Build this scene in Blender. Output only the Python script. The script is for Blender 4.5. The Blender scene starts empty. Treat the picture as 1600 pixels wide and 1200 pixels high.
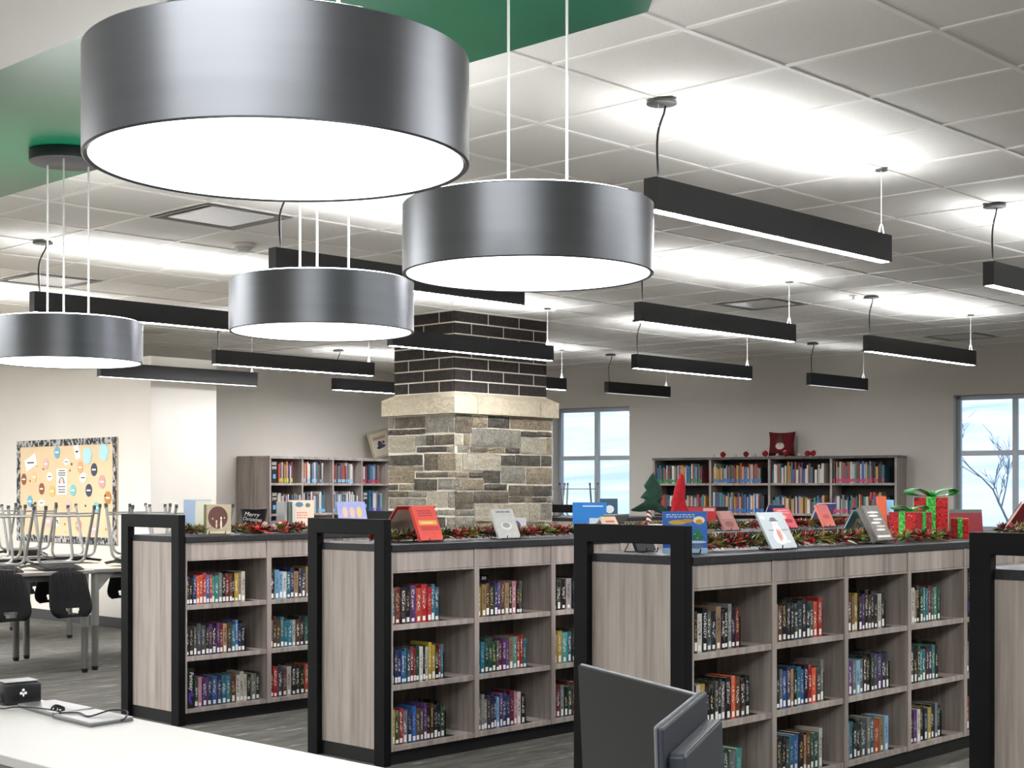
import bpy, bmesh, math, random
from mathutils import Vector, Matrix
R = random.Random(7)
SC = bpy.context.scene
COL = SC.collection
PI = math.pi

# ------------------------------------------------------------------ camera, world, exposure
YAW = math.radians(43.65)
EYE = 1.33
CEIL = 2.89
cd = bpy.data.cameras.new('camera')
cam = bpy.data.objects.new('camera', cd)
COL.objects.link(cam)
cam.location = (0, 0, EYE)
cam.rotation_euler = (PI / 2, 0, YAW - PI / 2)
cd.sensor_width = 36.0
cd.lens = 36.0 * 2280.0 / 1600.0
cd.shift_y = 164.2 / 1600.0
cd.clip_start = 0.05
cd.clip_end = 1000
SC.camera = cam
SC.view_settings.view_transform = 'Standard'
SC.view_settings.look = 'None'
SC.view_settings.gamma = 1.0
SC.view_settings.use_curve_mapping = False
SC.view_settings.exposure = 1.62

UP_STRENGTH = 19.5      # top strip of the linear pendants
DOWN_STRENGTH = 46.0    # bottom strip of the linear pendants
DRUM_STRENGTH = 1.7     # diffuser of the drum pendants

world = bpy.data.worlds.new('world')
SC.world = world
world.use_nodes = True
wn = world.node_tree
bg = wn.nodes['Background']
wtc = wn.nodes.new('ShaderNodeTexCoord')
wsep = wn.nodes.new('ShaderNodeSeparateXYZ')
wn.links.new(wtc.outputs['Generated'], wsep.inputs[0])
wr = wn.nodes.new('ShaderNodeValToRGB')
wr.color_ramp.elements[0].position = 0.0
wr.color_ramp.elements[0].color = (0.80, 0.89, 1.0, 1)
wr.color_ramp.elements[1].position = 0.5
wr.color_ramp.elements[1].color = (0.62, 0.78, 1.0, 1)
wn.links.new(wsep.outputs['Z'], wr.inputs[0])
wn.links.new(wr.outputs[0], bg.inputs[0])
bg.inputs[1].default_value = 0.70

def fill_lamp(name, x, y, z, sx, sy, power):
    # added unseen fill lamps, standing in for further luminaires under the ceiling
    ld = bpy.data.lights.new(name, 'AREA')
    ld.shape = 'RECTANGLE'
    ld.size, ld.size_y, ld.energy = sx, sy, power
    ld.color = (1.0, 0.995, 0.985)
    o = bpy.data.objects.new(name, ld)
    COL.objects.link(o)
    o.location = (x, y, z)
    return o
fill_lamp('desk_fill_lamp', -0.6, 1.0, 2.78, 3.0, 3.0, 70)
fill_lamp('reading_fill_lamp', 0.6, 9.0, 2.78, 3.0, 4.0, 150)
fill_lamp('corner_fill_lamp', 3.0, 13.5, 2.80, 4.0, 3.0, 195)
fill_lamp('side_ceiling_lamp', 6.5, 0.2, 2.80, 6.0, 1.6, 75)
fill_lamp('window_side_ceiling_lamp', 13.0, 1.0, 2.80, 5.0, 2.0, 45)

# ------------------------------------------------------------------ helpers
def lin(c):
    if isinstance(c, str):
        c = [int(c[i:i + 2], 16) / 255 for i in (0, 2, 4)]
    return tuple(x / 12.92 if x <= 0.04045 else ((x + 0.055) / 1.055) ** 2.4 for x in c[:3])

class Mat:
    def __init__(s, name, color=None, rough=0.5, metal=0.0, spec=0.5):
        s.m = bpy.data.materials.new(name)
        s.m.use_nodes = True
        s.t = s.m.node_tree
        s.p = s.t.nodes['Principled BSDF']
        s.p.inputs['Roughness'].default_value = rough
        s.p.inputs['Metallic'].default_value = metal
        s.p.inputs['Specular IOR Level'].default_value = spec
        if color is not None:
            s.p.inputs['Base Color'].default_value = (*lin(color), 1)
            s.m.diffuse_color = (*lin(color), 1)
    def n(s, typ, **kw):
        nd = s.t.nodes.new('ShaderNode' + typ)
        for k, v in kw.items():
            setattr(nd, k, v)
        return nd
    def l(s, a, b):
        s.t.links.new(a, b)
    def coord(s, scale=(1, 1, 1), kind='Object'):
        tc = s.n('TexCoord')
        mp = s.n('Mapping')
        mp.inputs['Scale'].default_value = scale
        s.l(tc.outputs[kind], mp.inputs[0])
        return mp.outputs[0]
    def noise(s, vec, scale=5, detail=4, rough=0.5):
        nz = s.n('TexNoise')
        nz.inputs['Scale'].default_value = scale
        nz.inputs['Detail'].default_value = detail
        nz.inputs['Roughness'].default_value = rough
        s.l(vec, nz.inputs['Vector'])
        return nz.outputs['Fac']
    def ramp(s, fac, stops):
        r = s.n('ValToRGB')
        e = r.color_ramp.elements
        while len(e) < len(stops):
            e.new(0.5)
        for i, (p, c) in enumerate(stops):
            e[i].position = p
            e[i].color = (*lin(c), 1)
        s.l(fac, r.inputs[0])
        return r.outputs[0]
    def bump(s, fac, strength=0.3, dist=0.01):
        b = s.n('Bump')
        b.inputs['Strength'].default_value = strength
        b.inputs['Distance'].default_value = dist
        s.l(fac, b.inputs['Height'])
        s.l(b.outputs[0], s.p.inputs['Normal'])
    def base(s, sock):
        s.l(sock, s.p.inputs['Base Color'])
    def mix(s, fac, a, b, blend='MIX'):
        m = s.n('MixRGB', blend_type=blend)
        for sock, v in ((m.inputs[0], fac), (m.inputs[1], a), (m.inputs[2], b)):
            if hasattr(v, 'is_linked'):
                s.l(v, sock)
            elif isinstance(v, (int, float)):
                sock.default_value = v
            else:
                sock.default_value = (*lin(v), 1)
        return m.outputs[0]
    def math(s, op, a, b=None):
        m = s.n('Math', operation=op)
        for sock, v in zip(m.inputs, (a, b)):
            if v is None:
                continue
            if hasattr(v, 'is_linked'):
                s.l(v, sock)
            else:
                sock.default_value = v
        return m.outputs[0]

def simple(name, color, rough=0.5, metal=0.0, spec=0.5):
    return Mat(name, color, rough, metal, spec).m

def emit(name, color, strength):
    M = Mat(name, color, 0.5)
    M.p.inputs['Base Color'].default_value = (0.8, 0.8, 0.8, 1)
    M.p.inputs['Emission Color'].default_value = (*lin(color), 1)
    M.p.inputs['Emission Strength'].default_value = strength
    return M.m

# ---- mesh builder
class MB:
    def __init__(s):
        s.v = []
        s.f = []
        s.mi = []
    def add(s, vs, fs, mi=0):
        o = len(s.v)
        s.v += [tuple(v) for v in vs]
        s.f += [tuple(i + o for i in f) for f in fs]
        s.mi += [mi] * len(fs)
        return s
    def box(s, x0, x1, y0, y1, z0, z1, mi=0, M=None):
        vs = [Vector(p) for p in ((x0, y0, z0), (x1, y0, z0), (x1, y1, z0), (x0, y1, z0), (x0, y0, z1), (x1, y0, z1), (x1, y1, z1), (x0, y1, z1))]
        if M is not None:
            vs = [M @ v for v in vs]
        return s.add(vs, [(0, 3, 2, 1), (4, 5, 6, 7), (0, 1, 5, 4), (1, 2, 6, 5), (2, 3, 7, 6), (3, 0, 4, 7)], mi)
    def cyl(s, x, y, z0, z1, r, n=24, r2=None, mi=0, caps=True):
        r2 = r if r2 is None else r2
        vs = [(x + r * math.cos(2 * PI * i / n), y + r * math.sin(2 * PI * i / n), z0) for i in range(n)]
        vs += [(x + r2 * math.cos(2 * PI * i / n), y + r2 * math.sin(2 * PI * i / n), z1) for i in range(n)]
        fs = [(i, (i + 1) % n, n + (i + 1) % n, n + i) for i in range(n)]
        if caps:
            fs += [tuple(range(n - 1, -1, -1)), tuple(range(n, 2 * n))]
        return s.add(vs, fs, mi)
    def tube(s, pts, r, n=8, mi=0):
        pts = [Vector(p) for p in pts]
        k = len(pts)
        rings = []
        t0 = (pts[1] - pts[0]).normalized()
        up = Vector((0, 0, 1)) if abs(t0.z) < 0.9 else Vector((1, 0, 0))
        a = t0.cross(up).normalized()
        for i in range(k):
            t = (pts[min(i + 1, k - 1)] - pts[max(i - 1, 0)]).normalized()
            a = (a - t * a.dot(t)).normalized()
            b = t.cross(a)
            rr = r[i] if isinstance(r, (list, tuple)) else r
            rings.append([pts[i] + a * (rr * math.cos(2 * PI * j / n)) + b * (rr * math.sin(2 * PI * j / n)) for j in range(n)])
        vs = [p for q in rings for p in q]
        fs = []
        for i in range(k - 1):
            for j in range(n):
                fs.append((i * n + j, i * n + (j + 1) % n, (i + 1) * n + (j + 1) % n, (i + 1) * n + j))
        fs += [tuple(range(n - 1, -1, -1)), tuple(range((k - 1) * n, k * n))]
        return s.add(vs, fs, mi)
    def prism(s, outline, axis, a, b, mi=0, M=None):
        # outline of (p, q) extruded along axis from a to b
        def P(p, q, r):
            return Vector((r, p, q) if axis == 'x' else (p, r, q) if axis == 'y' else (p, q, r))
        n = len(outline)
        vs = [P(p, q, a) for p, q in outline] + [P(p, q, b) for p, q in outline]
        if M is not None:
            vs = [M @ v for v in vs]
        fs = [tuple(range(n)), tuple(range(2 * n - 1, n - 1, -1))] + [(i, n + i, n + (i + 1) % n, (i + 1) % n) for i in range(n)]
        return s.add(vs, fs, mi)
    def ball(s, c, r, nu=10, nv=6, sc=(1, 1, 1), mi=0):
        vs = [(c[0], c[1], c[2] + r * sc[2])]
        for j in range(1, nv):
            th = PI * j / nv
            for i in range(nu):
                ph = 2 * PI * i / nu
                vs.append((c[0] + r * sc[0] * math.sin(th) * math.cos(ph), c[1] + r * sc[1] * math.sin(th) * math.sin(ph), c[2] + r * sc[2] * math.cos(th)))
        vs.append((c[0], c[1], c[2] - r * sc[2]))
        L = len(vs) - 1
        fs = [(0, 1 + i, 1 + (i + 1) % nu) for i in range(nu)]
        for j in range(nv - 2):
            for i in range(nu):
                a = 1 + j * nu + i
                b = 1 + j * nu + (i + 1) % nu
                fs.append((a, a + nu, b + nu, b))
        o = 1 + (nv - 2) * nu
        fs += [(o + i, L, o + (i + 1) % nu) for i in range(nu)]
        return s.add(vs, fs, mi)
    def mesh(s, name, mats, bevel=0.0, smooth=False, fix=True):
        me = bpy.data.meshes.new(name)
        me.from_pydata(s.v, [], s.f)
        if not isinstance(mats, (list, tuple)):
            mats = [mats]
        for m in mats:
            me.materials.append(m)
        if len(mats) > 1:
            me.polygons.foreach_set('material_index', s.mi)
        if bevel > 0 or fix:
            bm = bmesh.new()
            bm.from_mesh(me)
            if fix:
                bmesh.ops.recalc_face_normals(bm, faces=bm.faces)
            if bevel > 0:
                es = [e for e in bm.edges if len(e.link_faces) == 2 and e.calc_face_angle() > 0.6]
                bmesh.ops.bevel(bm, geom=es, offset=bevel, segments=2, affect='EDGES', profile=0.5)
            bm.to_mesh(me)
            bm.free()
        if smooth:
            me.polygons.foreach_set('use_smooth', [True] * len(me.polygons))
            try:
                me.set_sharp_from_angle(angle=math.radians(40))
            except Exception:
                pass
        return me
    def build(s, name, mats, parent=None, bevel=0.0, smooth=False, loc=None, rot=None, fix=True):
        return put(name, s.mesh(name, mats, bevel, smooth, fix), parent, loc, rot)

def put(name, me, parent=None, loc=None, rot=None):
    o = bpy.data.objects.new(name, me)
    COL.objects.link(o)
    if parent is not None:
        o.parent = parent
    if loc is not None:
        o.location = loc
    if rot is not None:
        o.rotation_euler = rot
    return o

def tag(o, label=None, cat=None, group=None, kind=None):
    if label:
        o['label'] = label
    if cat:
        o['category'] = cat
    if group:
        o['group'] = group
    if kind:
        o['kind'] = kind
    return o

def thing(name, label, cat, loc=(0, 0, 0), rotz=0.0, group=None, rot=None):
    o = bpy.data.objects.new(name, None)
    COL.objects.link(o)
    o.empty_display_size = 0.1
    o.location = loc
    o.rotation_euler = rot if rot is not None else (0, 0, rotz)
    return tag(o, label, cat, group)

def copy_tree(o, parent=None):
    c = o.copy()
    COL.objects.link(c)
    if parent is not None:
        c.parent = parent
    for ch in list(o.children):
        copy_tree(ch, c)
    return c

def struct(name, mb, mats, bevel=0.0, smooth=False):
    return tag(mb.build(name, mats, None, bevel, smooth), kind='structure')

def text_mesh(body, size, mat, name, parent, M, extrude=0.0006, shear=0.0, align='CENTER', space=1.0):
    cu = bpy.data.curves.new(name, 'FONT')
    cu.body = body
    cu.size = size
    cu.extrude = extrude
    cu.shear = shear
    cu.align_x = align
    cu.align_y = 'CENTER'
    cu.space_line = space
    cu.resolution_u = 2
    ob = bpy.data.objects.new(name + '_curve', cu)
    COL.objects.link(ob)
    dg = bpy.context.evaluated_depsgraph_get()
    me = bpy.data.meshes.new_from_object(ob.evaluated_get(dg))
    bpy.data.objects.remove(ob)
    bpy.data.curves.remove(cu)
    me.name = name
    me.materials.clear()
    me.materials.append(mat)
    me.transform(M)
    return put(name, me, parent)

FRONT = Matrix.Rotation(PI / 2, 4, 'X')      # text plane turned to face -Y

# ------------------------------------------------------------------ materials
def wood_mat(name, dark, mid, light, kind='Object'):
    M = Mat(name, None, 0.42)
    v = M.coord((34, 34, 1.6), kind)
    a = M.noise(v, 1.0, 5, 0.6)
    v2 = M.coord((9, 9, 0.35), kind)
    b = M.noise(v2, 1.0, 3, 0.5)
    f = M.math('ADD', M.math('MULTIPLY', a, 0.55), M.math('MULTIPLY', b, 0.45))
    M.base(M.ramp(f, [(0.30, dark), (0.48, mid), (0.66, light)]))
    M.bump(a, 0.06, 0.002)
    return M.m
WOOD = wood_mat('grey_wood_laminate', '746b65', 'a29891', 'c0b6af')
WOOD_SHADED = wood_mat('grey_wood_shaded_board', '453f3b', '5b5450', '6d6661')  # darker copy of the grey wood, shelf-interior shade put into its colour
BLACK = simple('black_laminate', '101113', 0.5)
CAPM = Mat('black_frame_paint', None, 0.6, spec=0.15)
CAPM.base(M_ := CAPM.ramp(CAPM.noise(CAPM.coord(), 7, 4), [(0.3, '0d0e10'), (0.7, '121315')]))
CAP = CAPM.m
CTM = Mat('charcoal_counter', None, 0.5, spec=0.3)
CTM.base(CTM.ramp(CTM.noise(CTM.coord(), 60, 3), [(0.3, '242528'), (0.7, '303134')]))
COUNTER = CTM.m

WM = Mat('wall_paint_warm_white', None, 0.85)
WM.base(WM.ramp(WM.noise(WM.coord(), 1.2, 3), [(0.3, 'd0ccc4'), (0.7, 'd5d1ca')]))
WM.bump(WM.noise(WM.coord(), 160, 2), 0.05, 0.002)
WALL = WM.m
TM = Mat('ceiling_tile_mineral', None, 0.9)
TM.base(TM.ramp(TM.noise(TM.coord(), 90, 5, 0.7), [(0.25, 'dddbd4'), (0.6, 'e6e4de')]))
TM.bump(TM.noise(TM.coord(), 220, 3), 0.12, 0.002)
TILE = TM.m
RAIL = simple('grid_rail_white', 'eeece6', 0.45)
PLASTER = simple('white_gypsum', 'e4e2dd', 0.8)
GM = Mat('green_gloss_paint', None, 0.3)
GM.base(GM.ramp(GM.noise(GM.coord(), 3, 3), [(0.3, '005c3e'), (0.7, '046647')]))
GREEN = GM.m

CM = Mat('carpet_grey_streaks', None, 0.95, spec=0.1)
cv = CM.coord((2.0, 8.0, 1))
c1 = CM.noise(cv, 1.6, 5, 0.65)
cv2 = CM.coord((4.5, 30.0, 1))
c2 = CM.noise(cv2, 1.0, 3, 0.6)
c3 = CM.noise(CM.coord(), 260, 2)
cb = CM.ramp(CM.math('ADD', CM.math('MULTIPLY', c1, 0.7), CM.math('MULTIPLY', c3, 0.3)), [(0.30, '403f3d'), (0.5, '5f5e59'), (0.72, '787670')])
cs = CM.ramp(c2, [(0.60, '000000'), (0.72, 'ffffff')])
cs2 = CM.ramp(c1, [(0.46, '000000'), (0.56, 'ffffff')])
CM.base(CM.mix(CM.math('MULTIPLY', CM.math('MULTIPLY', cs, cs2), 0.85), cb, 'b4b1aa'))
CM.bump(c3, 0.3, 0.003)
CARPET = CM.m
BASEB = simple('dark_rubber_base', '3d3e40', 0.5)
BLACK_METAL = simple('black_powder_coat', '17181b', 0.5)
CORD = simple('black_cord', '101010', 0.6)
WIRE = simple('white_cable', 'e8e8e6', 0.4)
STEEL = simple('satin_steel', 'b9bab8', 0.38, 0.85)
WIREBLK = simple('black_wire', '141414', 0.5, 0.3)
UPL = emit('pendant_uplight', 'fbfcff', UP_STRENGTH)
DNL = emit('pendant_downlight', 'fdfbff', DOWN_STRENGTH)
DRUML = emit('drum_diffuser_glow', 'ffffff', DRUM_STRENGTH)
DRUMU = emit('drum_top_glow', 'ffffff', 3.6)
DM = Mat('drum_brushed_grey', None, 0.34, 0.85)
dv = DM.coord((1, 1, 14))
DM.base(DM.ramp(DM.noise(dv, 2.0, 4), [(0.3, '6a6d72'), (0.7, '6f7277')]))
DRUM = DM.m
MORTAR = simple('pale_mortar', 'd9d3c4', 0.95)
PAPER = simple('page_edges', 'e4dcc8', 0.9)
STICKER = simple('white_sticker', 'f1f1ee', 0.6)
WHITE = simple('white_paper', 'f0efeb', 0.7)

def stone_mat(name, a, b, c, sc=14):
    M = Mat(name, None, 0.9)
    oi = M.n('ObjectInfo')
    ad = M.n('VectorMath', operation='ADD')
    cx = M.n('CombineXYZ')
    M.l(M.math('MULTIPLY', oi.outputs['Random'], 37.0), cx.inputs[0])
    M.l(M.coord(), ad.inputs[0])
    M.l(cx.outputs[0], ad.inputs[1])
    f = M.noise(ad.outputs[0], sc, 6, 0.65)
    f2 = M.noise(ad.outputs[0], sc * 4, 4, 0.6)
    col = M.ramp(M.math('ADD', M.math('MULTIPLY', f, 0.65), M.math('MULTIPLY', f2, 0.35)), [(0.34, a), (0.5, b), (0.66, c)])
    M.base(col)
    M.bump(M.math('ADD', f, M.math('MULTIPLY', f2, 0.6)), 1.0, 0.03)
    return M.m
STONES = [stone_mat('stone_beige', '958f7e', 'a59f8c', 'b6af9c', 9), stone_mat('stone_grey', '6d6a61', '8a8679', 'a5a192'),
          stone_mat('stone_tan', '786d57', '8f836d', 'a99e88'), stone_mat('stone_brown', '4d453a', '675f50', '837a67'),
          stone_mat('stone_dark', '36352f', '504d44', '6c685b')]
BRICK = stone_mat('dark_brown_brick', '322c28', '3e3733', '4b4440', 30)
LEDGE = stone_mat('limestone_ledge', 'b5ab92', 'c2b8a0', 'cbc2ac', 5)

# books: the cover colour is the object's own colour, the lettering its "ink"
BM_ = Mat('book_cover_print', None, 0.38)
oi = BM_.n('ObjectInfo')
at = BM_.n('Attribute', attribute_type='OBJECT', attribute_name='ink')
tc = BM_.n('TexCoord')
sp = BM_.n('SeparateXYZ')
BM_.l(tc.outputs['Generated'], sp.inputs[0])
mp = BM_.n('Mapping')
BM_.l(tc.outputs['Object'], mp.inputs[0])
cx = BM_.n('CombineXYZ')
BM_.l(BM_.math('MULTIPLY', oi.outputs['Random'], 50.0), cx.inputs[2])
BM_.l(cx.outputs[0], mp.inputs['Location'])
mp.inputs['Scale'].default_value = (150, 150, 105)
nz = BM_.noise(mp.outputs[0], 1.0, 1, 0.4)
letters = BM_.math('GREATER_THAN', nz, 0.53)
x0 = BM_.math('GREATER_THAN', sp.outputs[0], 0.26)
x1 = BM_.math('LESS_THAN', sp.outputs[0], 0.74)
z0 = BM_.math('GREATER_THAN', sp.outputs[2], 0.36)
z1 = BM_.math('LESS_THAN', sp.outputs[2], BM_.math('ADD', BM_.math('MULTIPLY', oi.outputs['Random'], 0.25), 0.68))
fr = BM_.math('LESS_THAN', sp.outputs[1], 0.06)
msk = letters
for q in (x0, x1, z0, z1, fr):
    msk = BM_.math('MULTIPLY', msk, q)
mp2 = BM_.n('Mapping')
BM_.l(tc.outputs['Object'], mp2.inputs[0])
BM_.l(cx.outputs[0], mp2.inputs['Location'])
mp2.inputs['Scale'].default_value = (40, 40, 22)
art = BM_.noise(mp2.outputs[0], 1.0, 3, 0.6)
basec = BM_.mix(BM_.math('MULTIPLY', BM_.math('SUBTRACT', art, 0.5), 1.1), oi.outputs['Color'], at.outputs['Color'])
hue = BM_.mix(BM_.math('MULTIPLY', msk, 0.9), basec, at.outputs['Color'])
BM_.base(hue)
COVER = BM_.m

PAL = {'k': ('0e0f11', 'black'), 'n': ('1d2029', 'charcoal'), 'd': ('4a4c50', 'dark grey'), 'g': ('7d8183', 'grey'), 'w': ('d6d3ca', 'white'),
       'r': ('b3201c', 'red'), 'm': ('6d1a22', 'maroon'), 'o': ('d9562a', 'orange'), 'y': ('b99c35', 'yellow'), 'e': ('a58a68', 'tan'),
       'c': ('5a3a26', 'brown'), 'b': ('2b5fa8', 'blue'), 'v': ('1d2c5c', 'navy'), 't': ('1f6b80', 'teal'), 'l': ('7fb2d4', 'light blue'),
       'a': ('3f8f86', 'sea green'), 'p': ('5b2f74', 'purple'), 'q': ('c98a95', 'pink'), 'f': ('1c4a33', 'dark green')}
INKS = ['e6e2d6', 'd8d8d8', 'cbb27a', 'f0efe8', '9fb0b8', 'd8c9a8']

# ------------------------------------------------------------------ room shell
TH = math.radians(11.65)
W1 = Vector((math.cos(TH), math.sin(TH), 0))
W2 = Vector((-math.sin(TH), math.cos(TH), 0))
MW = Matrix.Rotation(TH, 4, 'Z')             # frame of the rear walls: x along W1, y along W2
XR, YB = 16.55, 11.72                        # window wall and rear wall in that frame

b = MB()
b.box(-3.6, 22, -8, 20, -0.12, 0.0)
struct('floor', b, CARPET)

# window wall with two openings
WIN = [(8.58, 9.70, 0.86, 2.385, 9.13), (3.20, 4.487, 0.86, 2.385, 3.845)]
b = MB()
T = 0.26
ys = [-6.0, WIN[1][0], WIN[1][1], WIN[0][0], WIN[0][1], YB + 0.3]
for i in range(5):
    if i in (1, 3):
        w = WIN[1] if i == 1 else WIN[0]
        b.box(XR, XR + T, ys[i], ys[i + 1], 0, w[2], M=MW)
        b.box(XR, XR + T, ys[i], ys[i + 1], w[3], CEIL + 0.3, M=MW)
    else:
        b.box(XR, XR + T, ys[i], ys[i + 1], 0, CEIL + 0.3, M=MW)
struct('wall_right', b, WALL)
b = MB()
b.box(10.82, XR + T, YB, YB + 0.25, 0, CEIL + 0.3, M=MW)
b.box(9.0, 10.82, YB, YB + 0.25, 2.60, CEIL + 0.3, M=MW)
struct('wall_back', b, WALL)
b = MB()
b.box(7.5, 8.23, 11.8, 17.0, 0, 2.57)
b.box(7.5, 8.23, 13.57, 17.0, 2.57, CEIL + 0.3)
struct('wall_left', b, WALL)
b = MB()
b.box(-3.6, 8.3, 17.0, 17.2, 0, CEIL + 0.3)
struct('wall_end', b, WALL)
b = MB()
b.box(-3.6, -3.4, -8, 17.2, 0, CEIL + 0.3)
struct('wall_front', b, WALL)
b = MB()
b.box(-3.6, 20, -4.6, -4.4, 0, CEIL + 0.3)
struct('wall_side', b, WALL)
b = MB()
b.box(7.488, 7.5, 11.79, 17.0, 0, 0.10)
b.box(7.488, 8.23, 11.788, 11.8, 0, 0.10)
struct('baseboard_left', b, BASEB, 0.002)
b = MB()
b.box(XR - 0.012, XR, -4.0, YB, 0, 0.10, M=MW)
struct('baseboard_right', b, BASEB)
b = MB()
b.box(10.9, XR - 0.014, YB - 0.012, YB, 0, 0.10, M=MW)
struct('baseboard_back', b, BASEB)

# windows: frame, mullions and a pane per light
FRAME_M = simple('grey_aluminium_frame', 'aab0b6', 0.4, 0.4)
GL = bpy.data.materials.new('window_glass')
GL.use_nodes = True
gt = GL.node_tree
gt.nodes.clear()
go = gt.nodes.new('ShaderNodeOutputMaterial')
gm = gt.nodes.new('ShaderNodeMixShader')
ga = gt.nodes.new('ShaderNodeBsdfTransparent')
gb = gt.nodes.new('ShaderNodeBsdfGlossy')
gb.inputs['Roughness'].default_value = 0.02
ga.inputs[0].default_value = (0.93, 0.97, 1, 1)
gm.inputs[0].default_value = 0.02
gt.links.new(ga.outputs[0], gm.inputs[1])
gt.links.new(gb.outputs[0], gm.inputs[2])
gt.links.new(gm.outputs[0], go.inputs[0])
for k, (y0, y1, z0_, z1_, ym) in enumerate(WIN):
    zm = 1.735
    x0_, x1_ = XR + 0.13, XR + 0.19
    fw = 0.05
    b = MB()
    b.box(x0_, x1_, y0, y0 + fw, z0_, z1_, M=MW)
    b.box(x0_, x1_, y1 - fw, y1, z0_, z1_, M=MW)
    b.box(x0_, x1_, y0, y1, z0_, z0_ + fw, M=MW)
    b.box(x0_, x1_, y0, y1, z1_ - fw, z1_, M=MW)
    wobj = struct('window_%d' % (k + 1), b, FRAME_M, 0.004)
    b = MB()
    b.box(x0_ + 0.003, x1_ - 0.003, ym - 0.03, ym + 0.03, z0_ + fw, z1_ - fw, M=MW)
    b.build('mullion', FRAME_M, wobj, 0.004)
    for ya, yb in ((y0 + fw, ym - 0.03), (ym + 0.03, y1 - fw)):
        b = MB()
        b.box(x0_ + 0.005, x1_ - 0.005, ya, yb, zm - 0.028, zm + 0.028, M=MW)
        b.build('transom', FRAME_M, wobj, 0.004)
        for za, zb in ((z0_ + fw, zm - 0.028), (zm + 0.028, z1_ - fw)):
            b = MB()
            b.box(x0_ + 0.026, x0_ + 0.034, ya, yb, za, zb, M=MW)
            b.build('pane', GL, wobj)
    b = MB()
    b.box(XR - 0.03, x0_, y0, y1, z0_ - 0.03, z0_, M=MW)
    b.build('sill', PLASTER, wobj, 0.004)

# ------------------------------------------------------------------ ceiling: rails and lay-in tiles
GX0, GDX, GY0, GDY = 3.995, 0.6062, 2.9975, 0.6135
b = MB()
b.box(-3.6, 21, -8, 20, CEIL + 0.05, CEIL + 0.25)
ceil = struct('ceiling', b, PLASTER)
def pix(x, y, z):
    d = x * math.cos(YAW) + y * math.sin(YAW)
    r = x * math.sin(YAW) - y * math.cos(YAW)
    return (800 + 2280 * r / d, 764.2 - 2280 * (z - EYE) / d, d) if d > 0.3 else None
def in_room(x, y):
    p = Vector((x, y, 0))
    return p.dot(W1) < XR + 0.3 and p.dot(W2) < YB + 0.3
def on_ring(x, y):      # region of the green soffit and what lies inside it
    return x < 3.70 and y - x > -0.80
cells = []
for i in range(-6, 24):
    for j in range(-12, 24):
        xa, ya = GX0 + i * GDX, GY0 + j * GDY
        cxm, cym = xa + GDX / 2, ya + GDY / 2
        q = pix(cxm, cym, CEIL)
        if q is None or not in_room(cxm, cym) or not (-700 < q[0] < 2700) or q[1] < -900:
            continue
        if cxm < 3.35 and cym - cxm > -0.3:
            continue
        seen = -60 < q[0] < 1660 and q[1] > -60
        cells.append((q[2] + (0 if seen else 100), i, j, xa, ya))
cells.sort()
# cells filled by air diffusers
DIFF = {(1, 6), (10, 6), (16, 6), (2, 11)}
tb = MB()
tb.box(0.008, GDX - 0.008, 0.008, GDY - 0.008, 0, 0.014)
tile_me = tb.mesh('ceiling_tile', TILE, 0.002)
rest = MB()
n_t = 0
for d_, i, j, xa, ya in cells:
    if (i, j) in DIFF:
        continue
    dz = R.uniform(0, 0.0015)
    if n_t < 298:
        o = put('ceiling_tile', tile_me, ceil, (xa, ya, CEIL + 0.006 + dz))
        n_t += 1
    else:
        rest.box(xa + 0.008, xa + GDX - 0.008, ya + 0.008, ya + GDY - 0.008, CEIL + 0.006 + dz, CEIL + 0.02)
if rest.v:
    tag(rest.build('ceiling_tile', TILE, ceil), kind='stuff')
xs_ = [c[3] for c in cells]
ys_ = [c[4] for c in cells]
for j in range(int(round((min(ys_) - GY0) / GDY)), int(round((max(ys_) - GY0) / GDY)) + 2):
    xx = [c[3] for c in cells if c[2] in (j, j - 1)]
    if xx:
        y = GY0 + j * GDY
        b = MB()
        b.box(min(xx), max(xx) + GDX, y - 0.012, y + 0.012, CEIL, CEIL + 0.03)
        b.build('grid_rail', RAIL, ceil)
for i in range(int(round((min(xs_) - GX0) / GDX)), int(round((max(xs_) - GX0) / GDX)) + 2):
    yy = [c[4] for c in cells if c[1] in (i, i - 1)]
    if yy:
        x = GX0 + i * GDX
        b = MB()
        b.box(x - 0.012, x + 0.012, min(yy), max(yy) + GDY, CEIL + 0.0005, CEIL + 0.03)
        b.build('grid_rail', RAIL, ceil)

# green soffit ring with a chamfered corner, and the white ceiling inside it
zg = 2.866
b = MB()
out = [(3.70, 17.0), (3.70, 2.925), (-0.6, -1.375), (-3.4, -1.375), (-3.4, 17.0)]
b.prism(out, 'z', zg, CEIL - 0.002)
struct('trim_1', b, GREEN)
b = MB()
inn = [(2.53, 17.0), (2.53, 3.35), (-1.1, -0.28), (-3.4, -0.28), (-3.4, 17.0)]
b.prism(inn, 'z', zg - 0.028, zg - 0.001)
struct('trim_2', b, PLASTER, 0.004)

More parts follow.
